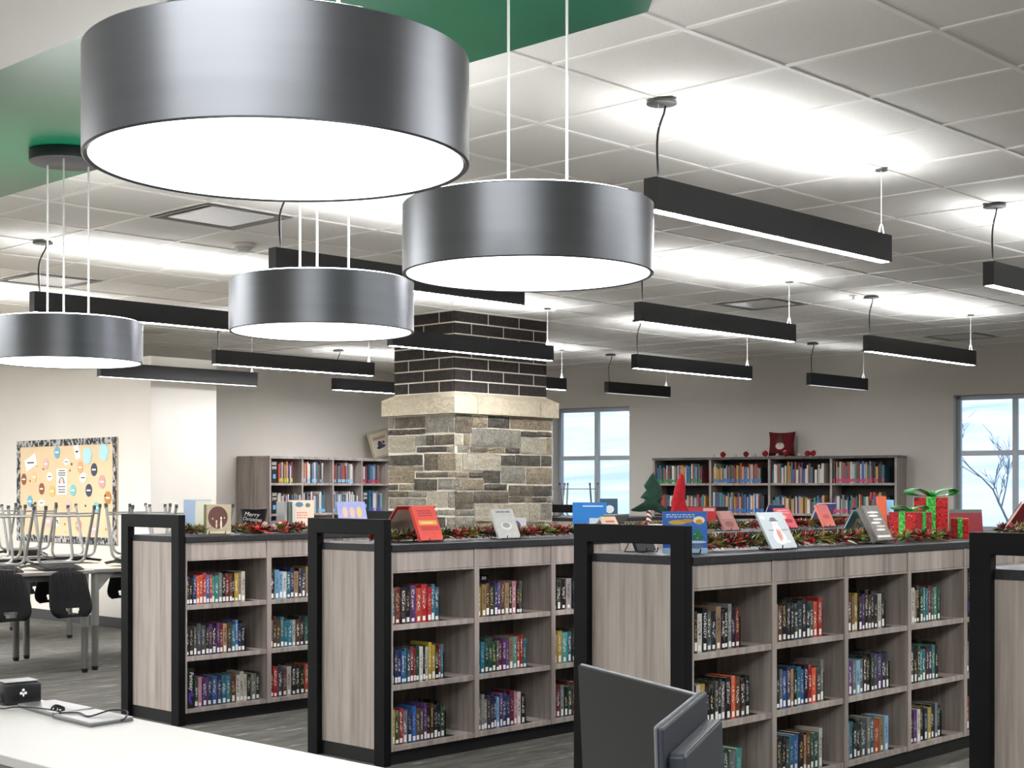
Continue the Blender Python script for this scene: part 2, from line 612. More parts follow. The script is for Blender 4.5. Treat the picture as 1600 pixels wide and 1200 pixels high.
# ceiling diffusers
GREYV = simple('diffuser_grey_slot', '8c8b86', 0.6)
PLATE = simple('diffuser_plate_white', 'dcdcda', 0.25)
def diffuser(i, j, label):
    x, y = GX0 + i * GDX, GY0 + j * GDY
    t = thing('ceiling_diffuser', label, 'air vent', (x + GDX / 2, y + GDY / 2, CEIL), 0, 'square ceiling air diffusers')
    h = GDX / 2 - 0.013
    b = MB()
    for k in range(4):
        Mk = Matrix.Rotation(k * PI / 2, 4, 'Z')
        b.add([Mk @ Vector(p) for p in ((-h, -h, -0.004), (h, -h, -0.004), (h - 0.03, -h + 0.03, -0.004), (-h + 0.03, -h + 0.03, -0.004), (h - 0.07, -h + 0.07, 0.03), (-h + 0.07, -h + 0.07, 0.03))],
              [(0, 1, 2, 3), (3, 2, 4, 5)])
    b.build('frame', GREYV, t)
    b = MB()
    b.prism([(-0.215, -0.215), (0.215, -0.215), (0.215, 0.215), (-0.215, 0.215)], 'z', -0.002, 0.006)
    b.build('plate', PLATE, t, 0.004)
    b = MB()
    b.box(-h, h, -h, h, 0.031, 0.036)
    b.build('plenum', GREYV, t)
diffuser(1, 6, 'square ceiling diffuser just beyond the green soffit, nearest the largest drum lamp')
diffuser(10, 6, 'square ceiling diffuser above the middle of the room, right of the stone column')
diffuser(16, 6, 'square ceiling diffuser near the far window wall, in the grey part of the ceiling')
diffuser(2, 11, 'square ceiling diffuser at the left edge of the photo, above the drum lamp')
DOME = simple('detector_plastic', 'd9d6cf', 0.5)
t = thing('smoke_detector', 'small round white smoke detector on ceiling tile beyond the square diffuser', 'smoke detector', (5.565, 7.684, CEIL + 0.004))
MB().cyl(0, 0, -0.022, 0, 0.07, 24, 0.075).build('base', DOME, t, 0.003, True)
MB().cyl(0, 0, -0.048, -0.023, 0.035, 20, 0.06).build('sensor_cap', DOME, t, 0.003, True)
for x, y, lab in ((8.45, 8.75, 'tiny sprinkler head in ceiling beside the top of the brick column'), (10.45, 6.15, 'tiny sprinkler ring beyond the diffuser by the window wall')):
    t = thing('sprinkler_head', lab, 'sprinkler', (x, y, CEIL + 0.004), 0, 'ceiling sprinklers')
    MB().cyl(0, 0, -0.006, 0, 0.035, 16).build('escutcheon', DOME, t)
    MB().cyl(0, 0, -0.03, -0.006, 0.008, 10, 0.012).build('nozzle', STEEL, t)

# ------------------------------------------------------------------ linear pendants
def make_linear(L, label, drop=0.0, up=None, dn=None):
    t = thing('linear_pendant', label, 'pendant light', (0, 0, 0), 0, 'black linear pendants in rows')
    zt, zb, w = 2.57 - drop, 2.44 - drop, 0.064
    b = MB()
    th = 0.006
    b.box(0, L, -w / 2, -w / 2 + th, zb, zt)
    b.box(0, L, w / 2 - th, w / 2, zb, zt)
    b.box(0, th, -w / 2 + th, w / 2 - th, zb, zt)
    b.box(L - th, L, -w / 2 + th, w / 2 - th, zb, zt)
    b.box(th, L - th, -w / 2 + th, w / 2 - th, zb + 0.05, zb + 0.07)
    b.build('housing', BLACK_METAL, t)
    MB().box(0.010, L - 0.010, -w / 2 + 0.010, w / 2 - 0.010, zb - 0.001, zb + 0.006).build('down_diffuser', dn or DNL, t)
    MB().box(0.02, L - 0.02, -w / 2 + 0.008, w / 2 - 0.008, zt - 0.012, zt - 0.006).build('up_diffuser', up or UPL, t)
    xa, xb = 0.055, L - 0.045
    MB().cyl(xa + 0.02, 0, CEIL - 0.016, CEIL - 0.001, 0.062, 28, 0.06).build('canopy', simple_c, t, 0.003, True)
    pts = []
    for k in range(11):
        q = k / 10
        pts.append((xa + 0.045 * math.exp(-((q - 0) / 0.25) ** 2) - 0.01 * math.sin(q * PI), 0.0, CEIL - 0.018 - q * (CEIL - 0.018 - zt + 0.01)))
    MB().tube(pts, 0.0048, 6).build('power_cord', CORD, t)
    MB().tube([(xa, 0, CEIL - 0.018), (xa, 0, zt - 0.005)], 0.0014, 5).build('cable', WIRE, t)
    MB().cyl(xb, 0, CEIL - 0.008, CEIL - 0.001, 0.03, 18).build('cable_mount', simple_c, t)
    MB().tube([(xb, 0, CEIL - 0.008), (xb, 0, zt + 0.05)], 0.0022, 5).build('cable', WIRE, t)
    b = MB()
    b.tube([(xb - 0.002, -0.016, zt - 0.005), (xb, -0.006, zt + 0.045), (xb, 0, zt + 0.055), (xb, 0.006, zt + 0.045), (xb - 0.002, 0.016, zt - 0.005)], 0.003, 6)
    b.build('hanger', WIRE, t)
    return t
simple_c = simple('canopy_grey', '4b4b4a', 0.4, 0.4)
long_src = make_linear(1.86, 'x')
# the short fixtures by the windows are dimmed low, the one by the pilaster partly
short_src = make_linear(1.17, 'x', 0.0, emit('pendant_uplight_low', 'fbfcff', 4.0), emit('pendant_downlight_low', 'fdfbff', 0.25))
low_src = make_linear(1.70, 'x', 0.113, emit('pendant_uplight_dim', 'fbfcff', 3.0), emit('pendant_downlight_dim', 'fdfbff', 2.0))
LP = [(4.58, 3.610, 'L', 'black linear pendant nearest the camera, over the bookcase with the snowman book'),
      (7.545, 3.610, 'L', 'black linear pendant cut off by the right edge of the photo'),
      (7.57, 6.070, 'L', 'black linear pendant just right of the second largest drum lamp, below a ceiling diffuser'),
      (10.48, 6.050, 'L', 'black linear pendant above the window at the right edge'),
      (4.57, 6.060, 'L', 'black linear pendant partly behind the two biggest drum lamps'),
      (10.47, 8.440, 'L', 'black linear pendant left of centre over the far bookcase, below the one by the diffuser'),
      (13.43, 8.440, 'S', 'short black linear pendant above the gnome cushion by the window wall'),
      (7.52, 8.480, 'L', 'black linear pendant crossing in front of the dark brick of the column'),
      (4.54, 8.490, 'L', 'black linear pendant running from the left drum lamp towards the smallest drum lamp'),
      (7.56, 10.880, 'L', 'black linear pendant under the smallest drum lamp, over the rear shelf'),
      (10.40, 10.880, 'L', 'black linear pendant mostly hidden behind the column, end showing at its right'),
      (12.93, 10.830, 'S', 'short black linear pendant above the window beside the column'),
      (6.82, 11.560, 'D', 'black linear pendant above the white pilaster beside the pin board'),
      (10.42, 12.700, 'L', 'black linear pendant showing just left of the brick column, lowest there'),
      (4.50, 10.900, 'L', 'black linear pendant hidden behind the left drum lamp')]
fl, fs = True, True
for x, y, k, lab in LP:
    if k == 'D':
        o = low_src
    elif k == 'L':
        o = long_src if fl else copy_tree(long_src)
        fl = False
    else:
        o = short_src if fs else copy_tree(short_src)
        fs = False
    o.location = (x, y, 0)
    o['label'] = lab

# ------------------------------------------------------------------ drum pendants
DR = 0.338
def make_drum():
    t = thing('drum_pendant', 'x', 'pendant light', (0, 0, 0), 0, 'grey drum pendants below the green soffit')
    zb, h = 1.905, 0.188
    n = 96
    b = MB()
    prof = [(DR - 0.012, zb + 0.004), (DR - 0.004, zb), (DR, zb + 0.003), (DR, zb + h - 0.003), (DR - 0.004, zb + h), (0.0, zb + h + 0.001)]
    vs, fs = [], []
    for r, z in prof[:-1]:
        vs += [(r * math.cos(2 * PI * i / n), r * math.sin(2 * PI * i / n), z) for i in range(n)]
    for k in range(len(prof) - 2):
        fs += [(k * n + i, k * n + (i + 1) % n, (k + 1) * n + (i + 1) % n, (k + 1) * n + i) for i in range(n)]
    fs.append(tuple(range((len(prof) - 2) * n, (len(prof) - 1) * n)))
    b.add(vs, fs)
    b.build('shade', DRUM, t, smooth=True)
    MB().cyl(0, 0, zb + 0.003, zb + 0.012, DR - 0.011, n).build('diffuser', DRUML, t)
    MB().cyl(0, 0, zb + h + 0.002, zb + h + 0.006, DR - 0.02, 48).build('top_diffuser', DRUMU, t)
    for k in range(3):
        a = 2 * PI * k / 3
        x, y = 0.105 * math.cos(a), 0.105 * math.sin(a)
        MB().tube([(x, y, zb + h), (x, y, zg - 0.03)], 0.0042, 6).build('cable', WIRE, t)
    MB().cyl(0, 0, zg - 0.05, zg - 0.001, 0.165, 48).build('canopy', simple('canopy_black', '202227', 0.4), t, 0.003, True)
    return t
dsrc = make_drum()
for k, (x, y, lab) in enumerate(((1.59, 2.089, 'largest grey drum pendant with white glowing underside, nearest the camera'),
                                 (2.876, 2.684, 'second largest grey drum pendant, hanging right of the biggest one'),
                                 (3.404, 4.214, 'smallest whole grey drum pendant, just left of the brick column top'),
                                 (3.416, 6.068, 'grey drum pendant at the left edge below a black disc canopy'))):
    o = dsrc if k == 0 else copy_tree(dsrc)
    o.location = (x, y, 0)
    o.rotation_euler = (0, 0, YAW - PI / 2 + math.radians((3, 0, 28, 40)[k]))
    o['label'] = lab

# ------------------------------------------------------------------ stone and brick column
RS = [(0.008,0.197,1.823,1.977,3),(0.21,0.397,1.876,1.97,2),(0.41,0.688,1.874,1.979,4),(0.698,1.25,1.872,1.979,2),(0.204,0.824,1.711,1.863,1),(0.838,1.048,1.808,1.856,4),(1.06,1.25,1.81,1.858,3),(0.831,1.176,1.653,1.797,0),(1.184,1.25,1.652,1.802,2),(0.008,0.093,1.715,1.808,0),(0.109,0.184,1.717,1.81,2),(0.034,0.178,1.649,1.702,1),(0.191,0.39,1.654,1.701,3),(0.404,0.622,1.651,1.701,2),(0.635,0.817,1.651,1.699,4),(0.093,0.567,1.495,1.641,0),(0.58,0.754,1.541,1.633,4),(0.768,1.096,1.54,1.637,4),(1.111,1.25,1.54,1.636,4),(0.008,0.08,1.492,1.636,0),(0.58,0.895,1.383,1.528,1),(0.909,1.25,1.379,1.527,2),(0.008,0.164,1.432,1.479,2),(0.178,0.35,1.429,1.476,4),(0.357,0.567,1.382,1.487,4),(0.008,0.08,1.321,1.418,1),(0.086,0.357,1.321,1.414,2),(0.37,0.649,1.319,1.373,4),(0.677,1.009,1.265,1.364,3),(1.019,1.25,1.264,1.36,4),(0.008,0.224,1.158,1.307,3),(0.237,0.663,1.207,1.306,3),(0.677,0.888,1.209,1.258,3),(0.895,0.988,1.208,1.255,2),(0.995,1.169,1.207,1.252,4),(1.176,1.25,1.207,1.254,1),(0.237,0.938,1.048,1.196,0),(0.945,1.096,1.046,1.193,0),(1.106,1.25,1.044,1.192,1),(0.067,0.23,1.097,1.144,1),(0.008,0.06,1.099,1.145,1),(0.008,0.243,0.99,1.083,1),(0.259,0.512,0.985,1.042,2),(0.526,0.845,0.97,1.037,1),(0.859,1.154,0.963,1.032,3),(1.169,1.25,0.959,1.029,1)]
LS = [(0.787,0.86,1.876,1.977,1),(0.377,0.78,1.872,1.977,3),(0.085,0.37,1.826,1.976,1),(0.002,0.071,1.826,1.974,1),(0.637,0.86,1.816,1.864,4),(0.377,0.629,1.819,1.862,4),(0.496,0.86,1.661,1.805,0),(0.363,0.484,1.718,1.803,1),(0.263,0.357,1.716,1.805,4),(0.005,0.25,1.717,1.805,3),(0.105,0.484,1.654,1.701,4),(0.005,0.095,1.65,1.701,1),(0.412,0.86,1.541,1.636,4),(0.213,0.391,1.495,1.64,3),(0.002,0.203,1.493,1.64,2),(0.517,0.86,1.383,1.536,2),(0.405,0.51,1.491,1.534,1),(0.085,0.496,1.431,1.478,3),(0.002,0.078,1.432,1.478,2),(0.226,0.51,1.319,1.418,4),(0.002,0.209,1.324,1.42,1),(0.737,0.86,1.323,1.369,4),(0.521,0.722,1.319,1.373,2),(0.601,0.86,1.258,1.311,3),(0.363,0.594,1.259,1.311,1),(0.363,0.86,1.154,1.247,1),(0.095,0.354,1.166,1.311,0),(0.002,0.087,1.168,1.312,1),(0.51,0.86,1.086,1.138,1),(0.213,0.496,1.09,1.142,1),(0.002,0.206,1.102,1.149,1),(0.566,0.86,0.98,1.074,1),(0.247,0.552,0.985,1.08,2),(0.118,0.233,0.989,1.083,4),(0.002,0.105,0.992,1.084,1)]
CX0, CY0, CX1, CY1 = 8.81, 9.09, 10.075, 9.96
colm = thing('stone_column', 'square column of rough grey ledgestone below a pale ledge and dark brick', 'column', (CX0, CY0, 0))
CW, CDp = CX1 - CX0, CY1 - CY0
b = MB()
b.box(0.003, CW - 0.003, 0.003, CDp - 0.003, 0, 1.985)
b.build('mortar_core', MORTAR, colm)
b = MB()
b.box(0.0415, CW - 0.0415, 0.0415, CDp - 0.0415, 2.10, CEIL)
b.build('brick_core', MORTAR, colm)
def stone_block(face, a0, a1, z0, z1, mi):
    # rough-faced block: front grid of points pushed in and out
    na = max(2, min(5, int((a1 - a0) / 0.06) + 1))
    nzv = 3
    rough = 0.004 if mi == 0 else 0.011
    vs, fs = [], []
    base_p = R.uniform(0.0, 0.010)
    for j in range(nzv + 1):
        for i in range(na + 1):
            a = a0 + (a1 - a0) * i / na
            z = z0 + (z1 - z0) * j / nzv
            edge = i in (0, na) or j in (0, nzv)
            p = base_p + (R.uniform(0, rough) if not edge else R.uniform(-0.003, 0.002))
            if edge:
                a += R.uniform(-0.003, 0.003)
                z += R.uniform(-0.003, 0.003)
            vs.append((a, -p, z) if face == 'R' else (-p, a, z))
    nf = len(vs)
    for j in (0, nzv):
        for i in (0, na):
            a = a0 + (a1 - a0) * i / na
            z = z0 + (z1 - z0) * j / nzv
            vs.append((a, 0.03, z) if face == 'R' else (0.03, a, z))
    W_ = na + 1
    for j in range(nzv):
        for i in range(na):
            fs.append((j * W_ + i, j * W_ + i + 1, (j + 1) * W_ + i + 1, (j + 1) * W_ + i))
    fs.append((*range(0, na + 1), nf + 1, nf))
    fs.append((*range(nzv * W_ + na, nzv * W_ - 1, -1), nf + 2, nf + 3))
    fs.append((*[j * W_ for j in range(nzv, -1, -1)], nf, nf + 2))
    fs.append((*[j * W_ + na for j in range(nzv + 1)], nf + 3, nf + 1))
    MB().add(vs, fs).build('stone', STONES[mi], colm)
for a0, a1, za, zb, mi in RS:
    stone_block('R', a0, min(a1, CW), za, zb, mi)
for a0, a1, za, zb, mi in LS:
    stone_block('L', a0, min(a1, CDp), za, zb, mi)
z = 0.0                                       # lower courses, mostly behind the bookcases
while z < 0.90:
    h = min(R.choice((0.10, 0.15, 0.16)), 0.955 - z)
    for face, W_ in (('R', CW), ('L', CDp)):
        a = 0.004
        while a < W_ - 0.06:
            w = min(R.uniform(0.16, 0.5), W_ - a)
            if W_ - a - w < 0.08:
                w = W_ - a
            stone_block(face, a, a + w - 0.012, z + 0.006, z + h - 0.006, R.choice((0, 1, 1, 2, 3, 4)))
            a += w
    z += h
# ledge: limestone pieces with a sloping top, mitred at the corner
ov = 0.042
def ledge_piece(face, a0, a1):
    W_ = CW if face == 'R' else CDp
    prof = [(-ov, 1.988), (-ov, 2.128), (0.048, 2.178), (0.06, 2.178), (0.06, 1.988)]
    vs = []
    for p, zz in prof:
        for a in (a0, a1):
            if a <= -ov + 1e-6:
                a = p
            elif a >= W_ + ov - 1e-6:
                a = W_ - p
            vs.append((a, p, zz) if face == 'R' else (p, a, zz))
    n = len(prof)
    fs = [tuple(2 * i for i in range(n)), tuple(2 * i + 1 for i in range(n - 1, -1, -1))] + [(2 * i, 2 * i + 1, 2 * ((i + 1) % n) + 1, 2 * ((i + 1) % n)) for i in range(n)]
    MB().add(vs, fs).build('ledge_stone', LEDGE, colm)
for a0, a1 in ((-ov, 0.238), (0.247, 1.052), (1.061, CW + ov)):
    ledge_piece('R', a0, a1)
ledge_piece('L', -ov, CDp + ov)
bh = (CEIL - 2.178) / 7
bo = 0.040                                   # brick faces sit back from the stone
BWx, BWy = CW - 2 * bo, CDp - 2 * bo
for k in range(7):
    za, zb = 2.178 + k * bh + 0.0055, 2.178 + (k + 1) * bh - 0.0055
    odd = k % 2 == 0
    for face, W_, cuts in (('R', BWx, (0.415, 0.815) if odd else (0.205, 0.61, 1.01)), ('L', BWy, (0.20, 0.60) if odd else (0.40,))):
        e = [0] + [c for c in cuts] + [W_]
        for a0, a1 in zip(e[:-1], e[1:]):
            a0 += 0.0055 if a0 > 0 else 0
            a1 -= 0.0055 if a1 < W_ else 0
            b = MB()
            if face == 'R':
                b.box(bo + a0, bo + a1, bo, bo + 0.03, za, zb)
            else:
                b.box(bo, bo + 0.03, bo + a0 + (0.031 if a0 == 0 else 0), bo + a1, za, zb)
            b.build('brick', BRICK, colm, 0.002)

# ------------------------------------------------------------------ counter-height bookcases
CZ0, CZ1 = 1.028, 1.062
SHELF_TOPS = (0.675, 0.385, 0.092)
XF, PITCH = 4.665, 0.581
def make_bookcase(label, x0, y0, y1, nb, far_cap=True, group='double-sided counter-height bookcases'):
    t = thing('bookcase', label, 'bookcase', (x0, y0, 0), 0, group)
    D = y1 - y0
    L = 0.045 + nb * PITCH
    xe = L + (0.045 if far_cap else 0.0)
    pw = 0.076
    def frame(xa):
        b = MB()
        prof = [(0, 0), (pw, 0), (pw, 1.11), (D - pw, 1.11), (D - pw, 0), (D, 0), (D, 1.185), (0, 1.185)]
        b.prism(prof, 'x', xa, xa + 0.045)
        fr_ = b.build('end_frame', CAP, t, 0.003)
        MB().box(xa + 0.03, xa + 0.044, pw, D - pw, 0, 0.068).build('toe_board', BLACK, fr_)
        return fr_
    frame(0.0)
    MB().box(0.032, 0.0445, pw, D - pw, 0.069, CZ0 - 0.001).build('end_panel', WOOD, t)
    if far_cap:
        frame(L)
    MB().box(0.030, 0.046, pw + 0.001, D - pw - 0.001, CZ0, CZ1).build('counter_end', COUNTER, t)
    MB().box(0.046, L - 0.001, -0.006, D + 0.006, CZ0, CZ1).build('countertop', COUNTER, t, 0.003)
    MB().box(0.046, L - 0.001, 0.022, D - 0.022, 0, 0.066).build('plinth', BLACK, t)
    MB().box(0.046, L - 0.001, D / 2 - 0.006, D / 2 + 0.006, 0.0665, CZ0 - 0.001).build('back_board', WOOD_SHADED, t)
    hw = 0.017
    for k in range(nb + 1):
        xc = 0.045 + k * PITCH
        xa, xb = (xc + 0.001, xc + 0.012) if k == 0 else (L - 0.018, L - 0.0005) if k == nb else (xc - hw + 0.017 - 0.017, xc + hw)
        for ya, yb in ((0.0, D / 2 - 0.007), (D / 2 + 0.007, D)):
            MB().box(xa, xb, ya, yb, 0.067, CZ0 - 0.001).build('upright', WOOD, t, 0.0015)
    for k in range(nb):
        xa = 0.045 + k * PITCH + (0.013 if k == 0 else hw + 0.001)
        xb = 0.045 + (k + 1) * PITCH - (0.019 if k == nb - 1 else hw + 0.001)
        MB().box(xa, xb, 0.006, 0.024, 0.935, CZ0 - 0.001).build('fascia', WOOD, t, 0.001)
        MB().box(xa, xb, 0.002, 0.03, 0.925, 0.934).build('fascia_lip', WOOD, t)
        for ya, yb in ((0.004, D / 2 - 0.007), (D / 2 + 0.007, D - 0.004)):
            for zt in SHELF_TOPS:
                MB().box(xa, xb, ya, yb, max(zt - 0.026, 0.067), zt).build('shelf', WOOD, t, 0.001)
    return t
UNITS = {1: (4.62, 6.985, 7.585, 3), 2: (4.62, 5.25, 5.835, 9), 3: (4.62, 3.465, 4.05, 9), 4: (4.62, 1.69, 2.28, 3)}
UN = {1: 'bookcase nearest the chairs', 2: 'middle bookcase', 3: 'gift box bookcase'}
make_bookcase('short grey wood bookcase with black end frame nearest the stacked chairs', *UNITS[1])
make_bookcase('long grey wood bookcase with black end frame, red and grey display books on top', *UNITS[2])
make_bookcase('long grey wood bookcase with gift boxes and snowman book on its dark top', *UNITS[3])
make_bookcase('grey wood bookcase with black end frame cut off by the right edge', *UNITS[4])
make_bookcase('far bookcase behind the red fabric tree, only its dark end frame showing', 9.85, 6.985, 7.585, 2, False)
make_bookcase('far bookcase beside the column under the window, black end frame showing', 10.19, 8.75, 9.335, 2, False)

# ------------------------------------------------------------------ books on those shelves
sticker_me = {}
ORD = ['first', 'second', 'third', 'fourth', 'fifth', 'sixth', 'seventh', 'eighth', 'ninth', 'tenth', 'eleventh', 'twelfth', 'thirteenth', 'fourteenth',
       'fifteenth', 'sixteenth', 'seventeenth', 'eighteenth', 'nineteenth', 'twentieth']
def book_meshes(t, d, h):
    c = 0.0025
    b = MB()
    b.box(0, t, 0, c, 0, h)
    b.box(0, c, c, d, 0, h)
    b.box(t - c, t, c, d, 0, h)
    cov = b.mesh('book', COVER)
    pg = MB().box(c + 0.0002, t - c - 0.0002, c + 0.0004, d - 0.004, 0.003, h - 0.004).mesh('pages', PAPER)
    lw = min(t * 0.72, 0.017)
    lab = MB().box(t / 2 - lw / 2, t / 2 + lw / 2, -0.0008, -0.0001, 0.008, 0.010 + R.choice((0.014, 0.020, 0.024, 0.032))).mesh('spine_label', STICKER)
    return cov, pg, lab
def put_book(x, y, z, t, d, h, code, label, group, lean=0.0):
    hexc, cname = PAL[code]
    cov, pg, lab = book_meshes(t, d, h)
    o = put('book', cov, None, (x, y, z), (0, lean, 0))
    col = Vector(lin(hexc))
    col *= R.uniform(0.5, 1.0)
    o.color = (*[min(1, max(0, v + R.uniform(-0.008, 0.008))) for v in col], 1)
    ink = lin(R.choice(INKS) if code not in 'wle' else R.choice(['2a2a2a', '5a2020', '1c2c50', '444444']))
    o['ink'] = [float(v) for v in ink]
    tag(o, label, 'book', group)
    put('pages', pg, o)
    put('spine_label', lab, o)
    return o
SHELVES = {
 (1, 0): (('kkvoorboaagkmckyew', 0.74), ('kkdddnpnpmectbvk', 0.74), ('Sfqpvbvttcwwwkgk', 0.93)),
 (1, 1): (('kllwtvekvewr', 0.66), ('ecctttwckfmkk', 0.68), ('mrvcwkkkovlg', 0.68)),
 (2, 0): (('tmnkporrtt', 0.58), ('nvvbttmmfwkwyykrt', 0.64), ('yfrgvbcdpnckkf', 0.66)),
 (2, 1): (('yecnvpcekqkd', 0.62), ('ttfffdmppearrt', 0.68), ('gggdvvlpvvmqwk', 0.66)),
 (2, 2): (('knkwk', 0.36), ('eyatk', 0.34), ('bmgkfm', 0.36)),
 (3, 0): (('kkwkdkekkgkm', 0.62), ('kwykkdkgkockk', 0.74), ('vbtvafga', 0.64)),
 (3, 1): (('ecknnnnnndor', 0.72), ('rkgbvektbkrodg', 0.74), ('kkkdtbkecffw', 0.72)),
 (3, 2): (('qceykpkckkwk', 0.67), ('kpglgkkndpnd', 0.74), ('gtkkdgtoel', 0.72)),
 (3, 3): (('kwekfatmfaf', 0.60), ('kkkfatmvak', 0.56), ('kkpwkvyngk', 0.62)),
 (3, 4): (('S', 0.2), ('dgk', 0.16), ('ergm', 0.2)),
}
SIGNS = []
LETTER = simple('white_lettering', 'f2f2f0', 0.6)
SPINE_WORDS = {(3, 0, 0, 3): ('NOBODY', 0.024), (3, 0, 0, 8): ('WHITE CA', 0.021)}
for (u, bay), rows in SHELVES.items():
    x0, y0, y1, nb = UNITS[u]
    xa = x0 + 0.045 + bay * PITCH + (0.014 if bay == 0 else 0.019)
    wid = PITCH - (0.03 if bay == 0 else 0.036)
    for s, (codes, fill) in enumerate(rows):
        z = SHELF_TOPS[s] + 0.0005
        W_ = wid * fill
        n = len(codes)
        ws = [R.uniform(0.75, 1.3) for _ in codes]
        if codes[0] == 'S':
            ws[0] = 0.0
        tot = sum(ws) or 1
        x = xa + 0.002
        if codes[0] == 'S':
            SIGNS.append((u, bay, s, x, y0, z))
            x += 0.056 if u == 1 else 0.06
            W_ -= 0.056
        basen = 0.162 if not (u == 2 and s == 0 and bay == 0) else 0.172
        k = 0
        for c, w in zip(codes, ws):
            if c == 'S':
                continue
            t = W_ * w / tot - 0.0008
            h = basen + R.uniform(-0.008, 0.014) + (0.012 if R.random() < 0.18 else 0)
            d = R.uniform(0.115, 0.14)
            lab = '%s book, %s from left, %s shelf, %s bay, %s' % (PAL[c][1], ORD[k], ('top', 'middle', 'bottom')[s], ORD[bay], UN[u])
            bk = put_book(x, y0 + 0.02 + R.uniform(0, 0.006), z, t, d, h, c, lab, 'books on the counter-height bookcases')
            if (u, bay, s, k) in SPINE_WORDS:
                word, wsz = SPINE_WORDS[(u, bay, s, k)]
                bk['ink'] = list(bk.color[:3])
                text_mesh(word, wsz, LETTER, 'spine_title', bk, Matrix.Translation((t / 2, -0.0006, h * 0.60)) @ FRONT @ Matrix.Rotation(-PI / 2, 4, 'Z'), 0.0003)
            x += t + 0.0008
            k += 1
        # thin metal bookend after the row
        if fill < 0.9 and bay < 4 and (u, bay) != (2, 2):
            b = MB()
            b.box(0.001, 0.0025, 0.02, 0.12, 0.0006, 0.13)
            b.box(0.0026, 0.06, 0.02, 0.12, 0.0006, 0.002)
            o = b.build('bookend', WIREBLK, None, loc=(x + 0.0005, y0 + 0.002, z - 0.0005))
            tag(o, 'black metal bookend ending the %s row, %s bay, %s' % (('top', 'middle', 'bottom')[s], ORD[bay], UN[u]), 'bookend', 'thin black bookends')
# black shelf-marker blocks with white lettering
SIGNM = simple('sign_black', '101114', 0.5)
PURP = simple('sign_purple_art', '5a3cb0', 0.5)
for u, bay, s, x, y0, z in SIGNS:
    body, lab = ('Fantasy', 'black shelf marker with white vertical word and purple swirl, bottom shelf by the black frame') if u == 1 else \
                ('Fiction', 'black shelf marker reading Fiction above a purple block, beside the black end frame')
    t = thing('shelf_marker', lab, 'sign', (x, y0 + 0.004, z), 0, 'black shelf markers')
    w = 0.05 if u == 1 else 0.058
    hgt = 0.225
    MB().box(0, w, 0, 0.12, 0, hgt).build('block', SIGNM, t, 0.002)
    M_r = Matrix.Translation((w / 2, -0.001, 0.155)) @ FRONT @ Matrix.Rotation(-PI / 2, 4, 'Z')
    text_mesh(body, 0.036 if u == 1 else 0.034, LETTER, 'lettering', t, M_r, shear=0.25 if u == 1 else 0)
    if u == 1:
        b = MB()
        for q in range(3):
            b.tube([(w / 2 + (0.015 - 0.004 * q) * math.cos(a), -0.001, 0.06 + (0.034 - 0.009 * q) * math.sin(a)) for a in [0.4 + i * 0.42 for i in range(12)]], 0.003, 5)
        b.build('swirl', PURP, t)
    else:
        MB().box(0.012, w - 0.008, -0.002, -0.0002, 0.028, 0.078).build('picture', PURP, t)
# black box behind the second bay, top shelf of the middle bookcase
t = thing('book_box', 'black box with white tag behind books, second bay of the middle bookcase', 'box', (5.42, 5.42, SHELF_TOPS[0] + 0.001))
MB().box(0, 0.085, 0, 0.10, 0, 0.20).build('case', SIGNM, t, 0.002)
MB().box(0.03, 0.062, -0.002, -0.0002, 0.178, 0.194).build('tag', STICKER, t)

